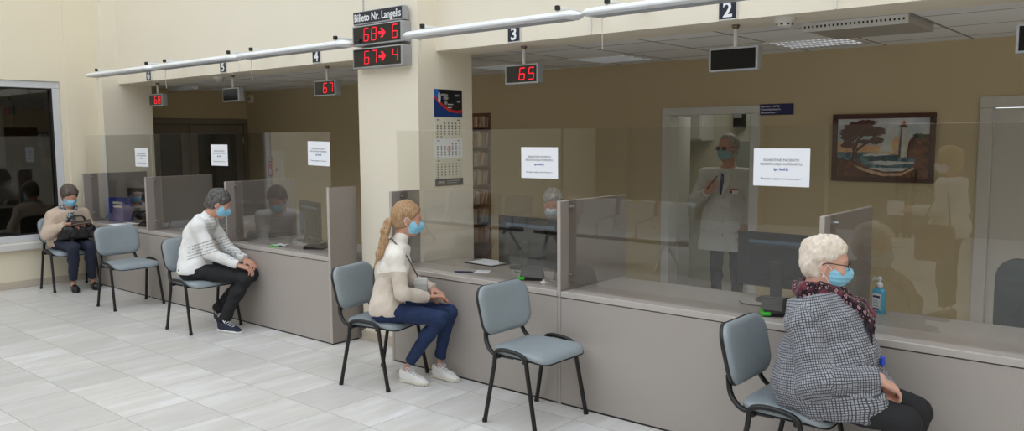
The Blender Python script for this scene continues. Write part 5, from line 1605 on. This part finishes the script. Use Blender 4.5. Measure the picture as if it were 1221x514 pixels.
f_, l_, u_ = P.fwd, P.left, P.up
ring = [nk + u_*.035 - f_*.060, nk + u_*.03 - f_*.02 - l_*.082, nk + u_*.01 + f_*.055 - l_*.072, nk - u_*.012 + f_*.112, nk + u_*.01 + f_*.055 + l_*.072, nk + u_*.03 - f_*.02 + l_*.082]
for i in range(6): S.add(cone(ring[i], ring[(i + 1) % 6], .036, .036), .012)
for i in range(6): S.add(cone(ring[i]*.96 + nk*.04 + u_*.028, ring[(i + 1) % 6]*.96 + nk*.04 + u_*.028, .026, .026), .010)
ends = [nk - u_*.01 + f_*.115, nk - u_*.10 + f_*.195, nk - u_*.21 + f_*.232 - l_*.01, nk - u_*.31 + f_*.232 - l_*.015]
for i in range(3): S.add(cone(ends[i] - l_*.03, ends[i+1] - l_*.035, .036 + .003*i, .040 - .003*i, f_, .6), .015)
for i in range(3): S.add(cone(ends[i] + l_*.03, ends[i+1] + l_*.03 + u_*.03*i, .036, .036, f_, .6), .012)
S.warp(wrinkle(.006, 48, 41)); S.warp(wrinkle(.0025, 130, 43))
sdf_mesh('scarf', S, nk - .42, nk + .25, .005, leopard(), P.t)
pc = ends[3] + f_*.004 - l_*.035 - u_*.03
MB().lathe([(0, -.030), (.010, -.022), (.013, -.005), (.010, .018), (0, .026)], n=14, M=Matrix.Translation(pc)).build('blue_pendant', plain('cobalt blue glass', (36, 70, 190), .12), P.t, True)

# ---- woman at the far left ---------------------------------------------------------
P = Person('woman in a beige cardigan with a patterned scarf, seated by the dark window', (-10.25, 3.86), .0,
    dict(pel=(-10.27, 3.86, .56), waist=(-10.27, 3.86, .69), chest=(-10.235, 3.865, .82), neck=(-10.195, 3.87, .955),
         shR=(-10.225, 3.715, .865), shL=(-10.22, 4.025, .865), elR=(-10.215, 3.63, .665), elL=(-10.19, 4.12, .66), wrR=(-10.0, 3.765, .775), wrL=(-9.985, 3.955, .735),
         hipR=(-10.25, 3.77, .55), hipL=(-10.25, 3.95, .55), knR=(-9.86, 3.775, .515), knL=(-9.87, 3.965, .52), anR=(-9.98, 3.80, .10), anL=(-9.97, 4.01, .10)),
    D_(pel=.132, waist=.130, chest=.134, sh=.060, ua=.050, el=.042, wr=.027, th=.080, kn=.056, calf=.050, an=.036), M['skin'], .0075)
P.set_head((-10.155, 3.875, 1.095), -.10, .42, .05, 1.0)
P.body(dict(R=dict(f=(.75, .55, .10), n=(.3, -.4, -.8), t=(-.3, .7, .5), curl=(.4, .5, .4)), L=dict(f=(.75, -.45, .15), n=(.2, -.3, .9), t=(.5, .8, .2), curl=(.5, .6, .5))),
       dict(R=((-10.03, 3.81, 0), -.22), L=((-10.02, 4.02, 0), -.14)))
P.face_mask()
P.hair(hair_mat('short brown grey hair', (58, 50, 46), (126, 112, 102), (60, 60, 24)), .017, (.084, .056), (.022, -.030), -.08, (.006, 48), ears=False, h=.005)
KB = knit('beige cardigan knit', (206, 186, 168))
top(P, KB, 'cardigan', .024, .505, .006, 51, .006)
trousers(P, plain('dark navy trousers', (38, 44, 62), .85, var=.12, bump=.1, bscale=150), .006, .008, .03, .56, 52, .004)
for hl, a in (((-10.03, 3.81, 0), -.22), ((-10.02, 4.02, 0), -.14)):
    o = shoe(P.t, P.L(hl), a, .26, BSh, BSh, 'loafer', h=.006)
    MB().bbox((.13, -.03, .056), (.15, .03, .064), .003, M=Matrix.Translation(P.L(hl)) @ Matrix.Rotation(a, 4, 'Z')).build('buckle', M['steel'], o)
def dots():
    t = NT('grey patterned scarf'); o = t.obj()
    f = t.noise(o, 55, 3, .7)
    return t.bsdf(t.ramp(f, [(.40, lin((48, 54, 60))), (.5, lin((120, 126, 130))), (.6, lin((206, 208, 206)))]), .85, 0, t.bump(f, .2, .004), .2)
S = Shape(); nk = P.J['neck']; f_, l_, u_ = P.fwd, P.left, P.up
ring = [nk - f_*.06, nk - l_*.07 + u_*.0, nk + f_*.06 - l_*.05 - u_*.02, nk + f_*.10 - u_*.05, nk + f_*.06 + l_*.05 - u_*.02, nk + l_*.07]
for i in range(6): S.add(cone(ring[i], ring[(i+1) % 6], .034, .034), .012)
S.add(cone(nk + f_*.10 - u_*.05 - l_*.015, nk + f_*.155 - u_*.20 - l_*.01, .034, .040, f_, .6), .015); S.add(cone(nk + f_*.10 - u_*.05 + l_*.02, nk + f_*.15 - u_*.19 + l_*.03, .03, .036, f_, .6), .015)
S.warp(wrinkle(.006, 45, 55))
sdf_mesh('scarf', S, nk - .3, nk + .22, .006, dots(), P.t)
t = thing('handbag', 'black leather handbag on the lap of the woman in beige', 'bag', (-9.985, 3.885, .605), -.25)
S = Shape(); S.add(rbox((0, 0, .085), (.085, .185, .085), None, .05), 0); S.add(cone((0, -.15, .03), (0, .15, .03), .07, .07), .04); S.warp(wrinkle(.007, 26, 61)); S.warp(wrinkle(.003, 70, 62)); S.cut((0, 0, .004), (0, 0, -1), .01)
BL = plain('soft black leather', (24, 23, 25), .42, bump=.3, bscale=70)
sdf_mesh('bag_body', S, (-.2, -.3, -.06), (.2, .3, .28), .007, BL, t)
for x in (.045, -.045): MB().tube(bez([(x, -.10, .15), (x*1.1, -.09, .23), (x*1.1, -.02, .265), (x*1.1, .06, .255), (x, .10, .15)], 7), .008, 8).build('handle', BL, t, True)
MB().tube([(.0, -.15, .172), (.0, .15, .172)], .004, 6).build('zip', M['steel'], t, True)
t = thing('wallet', 'dark brown wallet held open by the woman in beige', 'wallet', (-9.885, 3.885, .80), 1.2)
WL = plain('dark brown leather', (54, 36, 34), .45)
t.rotation_euler = (.12, -.10, 1.25)
MB().bbox((-.105, -.055, -.014), (.105, .055, .0), .006).bbox((-.105, -.055, .004), (.105, .054, .018), .006).build('cover', WL, t)
MB().box((-.098, -.048, -.002), (.098, .050, .005)).build('notes', M['paper_cream'], t)

# ---- clerk behind the monitor --------------------------------------------------------
cx_, cy_ = -4.235, 5.56
P = Person('clerk with grey hair and a pale mask, seen above the monitor', (cx_, cy_), -1.25,
    dict(pel=(cx_, cy_ + .03, .57), waist=(cx_, cy_ + .02, .71), chest=(cx_ + .01, cy_ - .02, .87), neck=(cx_ + .02, cy_ - .06, 1.02),
         shR=(cx_ - .155, cy_ - .07, .94), shL=(cx_ + .185, cy_ + .02, .94), elR=(cx_ - .16, cy_ - .28, .80), elL=(cx_ + .27, cy_ - .19, .80), wrR=(cx_ + .08, cy_ - .52, .81), wrL=(cx_ + .335, cy_ - .44, .81),
         hipR=(cx_ - .09, cy_, .55), hipL=(cx_ + .09, cy_ + .02, .55), knR=(cx_ + .02, cy_ - .42, .50), knL=(cx_ + .2, cy_ - .38, .50), anR=(cx_ + .02, cy_ - .38, .1), anL=(cx_ + .2, cy_ - .34, .1)), D_(), M['skin'], .008)
P.set_head((cx_ + .03, cy_ - .085, 1.185), -1.12, .28, 0, 1.02)
P.body(dict(R=dict(f=(.3, -.9, -.25), n=(0, -.2, -1), t=(.9, .3, 0)), L=dict(f=(.35, -.9, -.15), n=(0, -.2, -1), t=(-.9, -.3, .2), curl=(.5, .7, .5))),
       dict(R=((cx_ + .01, cy_ - .36, 0), -1.4), L=((cx_ + .19, cy_ - .32, 0), -1.4)))
P.face_mask(plain('pale grey mask cloth', (206, 216, 224), .8))
P.hair(hair_mat('grey hair', (112, 108, 104), (220, 216, 210), (46, 46, 30)), .012, (.084, .056), (.012, -.02), -.07, (.009, 42), ears=False, h=.005)
top(P, knit('pale pink tunic cloth', (206, 176, 172)), 'tunic', .014, .50, .01, 71, .005)
trousers(P, BK, .008, .01, .0, .62, 72)
for q in (.01, .19): shoe(P.t, P.L((cx_ + q, cy_ - (.36 if q < .1 else .32), 0)), -1.4 - P.rz, .25, BSh, BSh, 'loafer', h=.007)
st = thing('desk_stool', 'round black stool under the grey-haired clerk', 'stool', (cx_, cy_ + .03, 0))
MB().lathe([(0, .40), (.17, .40), (.185, .415), (.185, .44), (.165, .452), (0, .452)]).build('seat', M['black_plastic'], st, True)
MB().tube([(0, 0, .02), (0, 0, .41)], .03, 14).build('column', M['black_metal'], st, True)
MB().lathe([(0, 0), (.20, 0), (.20, .015), (.04, .035), (0, .035)]).build('base', M['black_metal'], st, True)

# ---- doctor in the doorway ------------------------------------------------------------
X, Y = -3.53, 7.40
P = Person('man in a white medical coat and blue mask standing in the office doorway', (X, Y), -1.45,
    dict(pel=(X, Y, .92), waist=(X, Y, 1.08), chest=(X, Y - .01, 1.27), neck=(X, Y - .02, 1.46),
         shR=(X - .205, Y - .03, 1.375), shL=(X + .205, Y - .0, 1.375), elR=(X - .31, Y - .09, 1.11), elL=(X + .27, Y + .02, 1.10), wrR=(X - .10, Y - .25, 1.225), wrL=(X + .25, Y - .14, .90),
         hipR=(X - .095, Y, .90), hipL=(X + .095, Y, .90), knR=(X - .10, Y - .02, .50), knL=(X + .11, Y - .02, .50), anR=(X - .105, Y + .01, .09), anL=(X + .12, Y + .01, .09)),
    D_(pel=.172, waist=.172, chest=.166, flat=.82, sh=.066, ua=.058, el=.048, wr=.030, th=.085, kn=.06, calf=.055, an=.040), M['skin'], .007)
P.set_head((X + .01, Y - .045, 1.635), -1.80, .06, 0, 1.06)
P.body(dict(R=dict(f=(.75, -.25, .62), n=(.2, .9, .1), t=(-.6, .1, .8), curl=(.45, .7, .5)), L=dict(f=(-.1, -.35, -.9), n=(-.9, .2, 0), t=(0, -1, .2), curl=(.3, .4, .4))),
       dict(R=((X - .105, Y + .06, 0), -1.7), L=((X + .12, Y + .06, 0), -1.4)))
P.face_mask(plain('teal blue mask cloth', (132, 182, 190), .8))
P.hair(hair_mat('thin grey hair', (128, 122, 116), (206, 202, 196), (50, 50, 30)), .010, (.055, .105), (.0, -.02), -.07, (.005, 50), ears=True, h=.0055)
P.glasses(M['black_plastic'], plain('smoked lens', (40, 34, 32), .1))
COAT = plain('white coat cotton', (214, 214, 208), .8, var=.02, nscale=10, bump=.1, bscale=160)
def coat_skirt(S):
    for x in (-.075, .075):
        S.add(cone(P.J['pel'] + P.left*x + P.fwd*.0, np.array([P.J['pel'][0], P.J['pel'][1], .50]) + P.left*x*1.5, .178, .205, P.fwd, .80), .06)
    S.warp(lambda Pn: (np.sin((Pn @ P.left.astype(F32))*F32(34)) * F32(.007)*np.clip((F32(1.05) - Pn[:, 2])*2, 0, 1)))
co = top(P, COAT, 'white_coat', .020, .545, .006, 81, .006, -.012, lambda S: S.add(cone(P.J['neck'] - P.fwd*.03 - P.up*.03, P.J['neck'] - P.fwd*.02 + P.up*.02, .075, .065), .02), coat_skirt, ag=.016)
# lapels, shirt, tie, pockets, buttons and name badge on the coat front
def front_y(x, z, r=.0):  # point on the coat front in local coordinates
    return P.J['chest']*0 + np.array([0, 0, z]) + P.left*x + P.fwd*r
o_ = P.J['chest']
def fp(x, z, d):
    d += .022
    return Vector(np.array([o_[0], o_[1], z]) + P.left*x + P.fwd*d)
MB().add([fp(-.045, 1.42, .108), fp(.045, 1.42, .108), fp(.004, 1.20, .146), fp(-.045, 1.42, .088), fp(.045, 1.42, .088), fp(.004, 1.20, .128)], [(0, 1, 2), (5, 4, 3), (0, 2, 5, 3), (1, 4, 5, 2), (0, 3, 4, 1)]).build('shirt_front', plain('pale blue shirt', (176, 190, 206), .7), P.t)
MB().add([fp(-.012, 1.40, .115), fp(.012, 1.40, .115), fp(.022, 1.24, .150), fp(.0, 1.20, .154), fp(-.022, 1.24, .150), fp(-.012, 1.40, .108), fp(.012, 1.40, .108), fp(.022, 1.24, .142), fp(0, 1.20, .146), fp(-.022, 1.24, .142)], [(4, 3, 2, 1, 0), (5, 6, 7, 8, 9)] + [(k, (k+1) % 5, 5 + (k+1) % 5, 5 + k) for k in range(5)]).build('tie', plain('navy tie', (34, 48, 96), .6), P.t)
for sg in (1, -1):
    MB().add([fp(.04*sg, 1.45, .095), fp(.095*sg, 1.36, .125), fp(.075*sg, 1.33, .135), fp(.085*sg, 1.31, .136), fp(.006*sg, 1.17, .160), fp(.02*sg, 1.30, .148),
              fp(.04*sg, 1.45, .085), fp(.095*sg, 1.36, .115), fp(.075*sg, 1.33, .125), fp(.085*sg, 1.31, .126), fp(.006*sg, 1.17, .150), fp(.02*sg, 1.30, .138)],
             [(0, 1, 2, 3, 4, 5), (11, 10, 9, 8, 7, 6)] + [(k, (k+1) % 6, 6 + (k+1) % 6, 6 + k) for k in range(6)]).build('lapel', COAT, P.t)
bd = MB().add([fp(.085, 1.265, .158), fp(.165, 1.265, .138), fp(.165, 1.215, .140), fp(.085, 1.215, .160), fp(.085, 1.265, .152), fp(.165, 1.265, .132), fp(.165, 1.215, .134), fp(.085, 1.215, .154)], [(0, 1, 2, 3), (7, 6, 5, 4), (0, 4, 5, 1), (1, 5, 6, 2), (2, 6, 7, 3), (3, 7, 4, 0)]).build('name_badge', M['paper'], P.t)
MB().add([fp(.085, 1.266, .1595), fp(.165, 1.266, .1395), fp(.165, 1.250, .1405), fp(.085, 1.250, .1605)], [(0, 1, 2, 3)]).build('badge_red_band', M['red'], bd)
MB().add([fp(.09, 1.246, .161), fp(.112, 1.246, .1555), fp(.112, 1.219, .1565), fp(.09, 1.219, .162)], [(0, 1, 2, 3)]).build('badge_photo', M['black_plastic'], bd)
for z_ in (1.08, .95, .82): MB().lathe([(0, 0), (.011, 0), (.010, .004), (0, .005)], n=12, M=Matrix.Translation(fp(.03, z_, .168)) @ Matrix.Rotation(PI/2, 4, 'X')).build('button', M['frame_grey'], co, True)
for x_ in (-.14, .14): MB().bbox((-.075, -.004, -.006), (.075, .006, .006), .003, M=Matrix.Translation(fp(x_, .86, .150))  @ Matrix.Rotation(math.atan2(P.left[1], P.left[0]) + .25*(-1 if x_ < 0 else 1), 4, 'Z')).build('pocket_welt', COAT, co)
trousers(P, BK, .002, .012, -.03, 1.0, 83, .005, seat=None)
for hl, a in (((X - .105, Y + .06, 0), -1.7), ((X + .12, Y + .06, 0), -1.4)): shoe(P.t, P.L(hl), a - P.rz, .29, BSh, BSh, 'loafer', h=.007)
t = thing('ballpoint_pen', 'thin pen held up by the doctor against his coat', 'pen', (X - .035, Y - .285, 1.30))
MB().tube([(-.045, .0, -.045), (.055, -.0, .075), (.062, 0, .083)], [.006, .006, .002], 10).build('barrel', plain('brown pen', (88, 66, 56), .3), t, True)
MB().tube([(.02, -.008, .043), (.05, -.008, .079)], .0022, 6).build('pocket_clip', M['steel'], t, True)

# ---- woman standing in the hall, mirrored by the right screen ------------------------------
X, Y = -1.79, .08
P = Person('blonde woman in a white blouse standing in the hall, mirrored in the right glass screen', (X, Y), PI - .25,
    dict(pel=(X, Y, .88), waist=(X, Y, 1.02), chest=(X, Y, 1.18), neck=(X - .01, Y, 1.36),
         shR=(X - .02, Y + .165, 1.285), shL=(X + .03, Y - .165, 1.285), elR=(X - .06, Y + .20, 1.05), elL=(X + .06, Y - .22, 1.04), wrR=(X - .28, Y + .16, 1.05), wrL=(X + .0, Y - .19, .82),
         hipR=(X, Y + .09, .86), hipL=(X, Y - .09, .86), knR=(X - .02, Y + .08, .47), knL=(X, Y - .08, .47), anR=(X, Y + .08, .09), anL=(X + .03, Y - .08, .09)),
    D_(pel=.150, waist=.135, chest=.130, th=.085, ua=.046), M['skin'], .009)
P.set_head((X - .03, Y + .01, 1.505), PI - .35, .1, 0, 1.0)
P.body(dict(R=dict(f=(-1, .1, .05), n=(0, -.6, -.6), t=(0, -.5, .8), curl=(.5, .6, .4)), L=dict(f=(-.1, 0, -1), n=(0, 1, 0), t=(-1, 0, 0))), dict(R=((X + .06, Y + .08, 0), PI), L=((X + .09, Y - .08, 0), PI)))
P.face_mask(M['paper'])
P.hair(hair_mat('light blonde bob', (176, 146, 104), (226, 200, 156), (60, 60, 16)), .024, (.086, .060), (.022, -.10), -.115, (.004, 30), ears=False, h=.007)
top(P, knit('white blouse cloth', (232, 230, 226)), 'blouse', .022, .80, .0, 91, .006)
trousers(P, BK, .008, .006, .05, .95, 92, seat=None)
for y, q in ((.08, .06), (-.08, .09)): shoe(P.t, P.L((X + q, Y + y, 0)), PI - P.rz, .26, BSh, BSh, 'sneaker', h=.008)
t = thing('paper_sheet', 'white sheet of paper held out by the mirrored standing woman', 'paper', (X - .42, Y + .17, 1.06), .3)
MB().bbox((-.10, -.002, -.07), (.07, .002, .07), .0008, 1).build('sheet', M['paper'], t)
MB().box((-.08, -.0026, .02), (.04, -.002, .026)).box((-.08, -.0026, -.01), (.04, -.002, -.004)).build('print', M['frame_grey'], t)
t = thing('shoulder_bag', 'brown shoulder bag hanging beside the mirrored standing woman', 'bag', (X - .06, Y + .27, .60), .1)
S = Shape(); S.add(rbox((0, 0, .16), (.17, .05, .17), None, .045), 0); S.warp(wrinkle(.005, 25, 95))
BB = plain('brown bag leather', (92, 66, 44), .5, bump=.2)
sdf_mesh('bag_body', S, (-.25, -.12, -.06), (.25, .12, .4), .009, BB, t)
MB().tube(bez([(-.12, 0, .32), (-.03, -.03, .55), (.05, -.09, .76), (.09, -.05, .55), (.13, 0, .32)], 8), .008, 8, flat=.5).build('strap', BB, t, True)

# ---- potted dracaena and waiting bench in the hall (mirrored in the screens) --------------------
t = thing('potted_palm', 'tall leafy dracaena in a round white pot standing in the hall', 'plant', (-2.75, -2.1, 0))
MB().lathe([(0, 0), (.17, 0), (.185, .02), (.235, .46), (.25, .47), (.25, .52), (.225, .52), (.215, .46), (0, .46)], n=32).build('pot', plain('white glazed pot', (226, 224, 218), .3), t, True)
MB().lathe([(0, .455), (.214, .465), (0, .47)]).build('soil', plain('dark soil', (58, 44, 34), .9, bump=.5, bscale=60), t)
LG = plain('dracaena leaf', (58, 84, 44), .45, var=.25, nscale=6)
r_ = random.Random(12)
for k, (px, py, hgt) in enumerate(((.0, .0, 1.75), (.07, .05, 1.25), (-.06, .06, 2.0))):
    st_ = MB().tube(bez([(px, py, .45), (px*1.3, py*1.2, .9), (px*1.9, py*1.6, hgt)], 6), [.022]*12 + [.018], 8).build('stem', plain('dracaena bark', (112, 92, 68), .8), t, True)
    mb = MB()
    for i in range(34):
        a = r_.uniform(0, 2*PI); el = r_.uniform(-.2, 1.2); L = r_.uniform(.45, .75); w = .022
        o = Vector((px*1.9, py*1.6, hgt - r_.uniform(0, .22)))
        d = Vector((math.cos(a)*math.cos(el), math.sin(a)*math.cos(el), math.sin(el))); sd = Vector((-math.sin(a), math.cos(a), 0))
        vs = []
        for j in range(7):
            q = j/6; c_ = o + d*L*q + Vector((0, 0, -.55*L*q*q)); ww = w*(math.sin(PI*min(1, q*.85 + .12)))
            vs += [c_ + sd*ww, c_ - Vector((0, 0, .004)), c_ - sd*ww]
        mb.add(vs, [(j*3 + c, j*3 + c + 1, j*3 + c + 4, j*3 + c + 3) for j in range(6) for c in (0, 1)])
    mb.build('leaf_crown', LG, st_, True, 80)
def bench(x, y, rz, label):
    t = thing('waiting_bench', label, 'bench', (x, y, 0), rz, 'steel waiting benches in the hall')
    PS = M['steel']; SEATM = plain('perforated grey steel', (206, 208, 210), .35, .2)
    for i in range(4):
        u = -.93 + i*.62
        prof = [(.24, .43), (.20, .445), (.0, .425), (-.18, .415), (-.235, .44), (-.27, .55), (-.32, .86), (-.345, .875)]
        vs = []
        for dx in (-.27, .27):
            for a, b in prof: vs.append((u + dx, a, b))
        for dx in (-.27, .27):
            for a, b in prof: vs.append((u + dx, a - .006, b - .014))
        n = len(prof)
        fs = []
        for k in range(n - 1):
            fs += [(k, k + 1, n + k + 1, n + k), (2*n + k, 3*n + k, 3*n + k + 1, 2*n + k + 1), (k, 2*n + k, 2*n + k + 1, k + 1), (n + k, n + k + 1, 3*n + k + 1, 3*n + k)]
        fs += [(0, n, 3*n, 2*n), (n - 1, 3*n - 1, 4*n - 1, 2*n - 1)]
        se = MB().add(vs, fs).build('seat_shell', SEATM, t)
        MB().box((u - .06, -.338, .80), (u + .06, -.318, .875)).build('seat_tag', plain('yellow tag', (214, 178, 90), .6) if 'ytag' not in M else M['ytag'], se)
    for u in (-1.24, -.62, 0, .62, 1.24):
        MB().tube(fillet([(u, .2, .43), (u, .22, .62), (u, -.2, .66), (u, -.26, .50)], .06), .014, 10).build('armrest', PS, t, True)
    MB().bbox((-1.25, -.05, .34), (1.25, .03, .40), .006).build('beam', M['black_metal'], t)
    for u in (-.95, .95):
        MB().tube(fillet([(u, -.32, .02), (u, -.05, .34), (u, .05, .34), (u, .30, .02)], .05), .022, 10).tube([(u, -.34, .012), (u, -.28, .012)], .02, 8).tube([(u, .27, .012), (u, .33, .012)], .02, 8).build('leg', PS, t, True)
M['ytag'] = plain('yellow tag', (214, 178, 90), .6)
bench(-6.25, -.8, .0, 'steel waiting bench in the hall, mirrored in the middle screen')
bench(-9.0, -.8, .0, 'steel waiting bench at the window side of the hall')
# ---------------------------------------------------------------- light and camera
W = bpy.data.worlds.new('overcast sky'); SC.world = W; W.use_nodes = True
nt = W.node_tree; nt.nodes.clear()
bg = nt.nodes.new('ShaderNodeBackground'); bg.inputs[0].default_value = (.885, .945, 1.0, 1); bg.inputs[1].default_value = 1.86
wo_ = nt.nodes.new('ShaderNodeOutputWorld'); nt.links.new(bg.outputs[0], wo_.inputs[0])

def area(name, loc, size, power, rot=(0, 0, 0), col=(1, 1, 1)):
    l = bpy.data.lights.new(name, 'AREA'); l.shape = 'RECTANGLE'; l.size, l.size_y = size; l.energy = power; l.color = col
    o = bpy.data.objects.new(name, l); COL.objects.link(o); o.location = loc; o.rotation_euler = rot; return o
a = area('back_room_fill', (-3.6, 8.2, 2.55), (.9, .9), 6, col=(1, .98, .92)); tag(a, 'added unseen fill light in the room behind the doorway', 'added fill light')  # fill lamp added out of sight to brighten the back room

cam = bpy.data.cameras.new('camera'); co_ = bpy.data.objects.new('camera', cam); COL.objects.link(co_)
FPX, yaw, pitch, roll = 967.63, -.70605, .096623, -.0062063
f_ = Vector((math.sin(yaw)*math.cos(pitch), math.cos(yaw)*math.cos(pitch), -math.sin(pitch)))
r0 = Vector((math.cos(yaw), -math.sin(yaw), 0)); u0 = r0.cross(f_)
r_ = r0*math.cos(roll) + u0*math.sin(roll); u_ = -r0*math.sin(roll) + u0*math.cos(roll)
co_.matrix_world = Matrix(((r_.x, u_.x, -f_.x, 0), (r_.y, u_.y, -f_.y, 0), (r_.z, u_.z, -f_.z, 1.76), (0, 0, 0, 1)))
cam.sensor_width = 36; cam.lens = FPX/1221*36; cam.clip_start = .05
SC.camera = co_
SC.view_settings.view_transform = 'Standard'; SC.view_settings.look = 'None'; SC.view_settings.gamma = 1
SC.view_settings.use_curve_mapping = False
SC.view_settings.exposure = 0.0
SC.cycles.use_denoising = True
SC.cycles.max_bounces = 10; SC.cycles.transparent_max_bounces = 24; SC.cycles.diffuse_bounces = 6
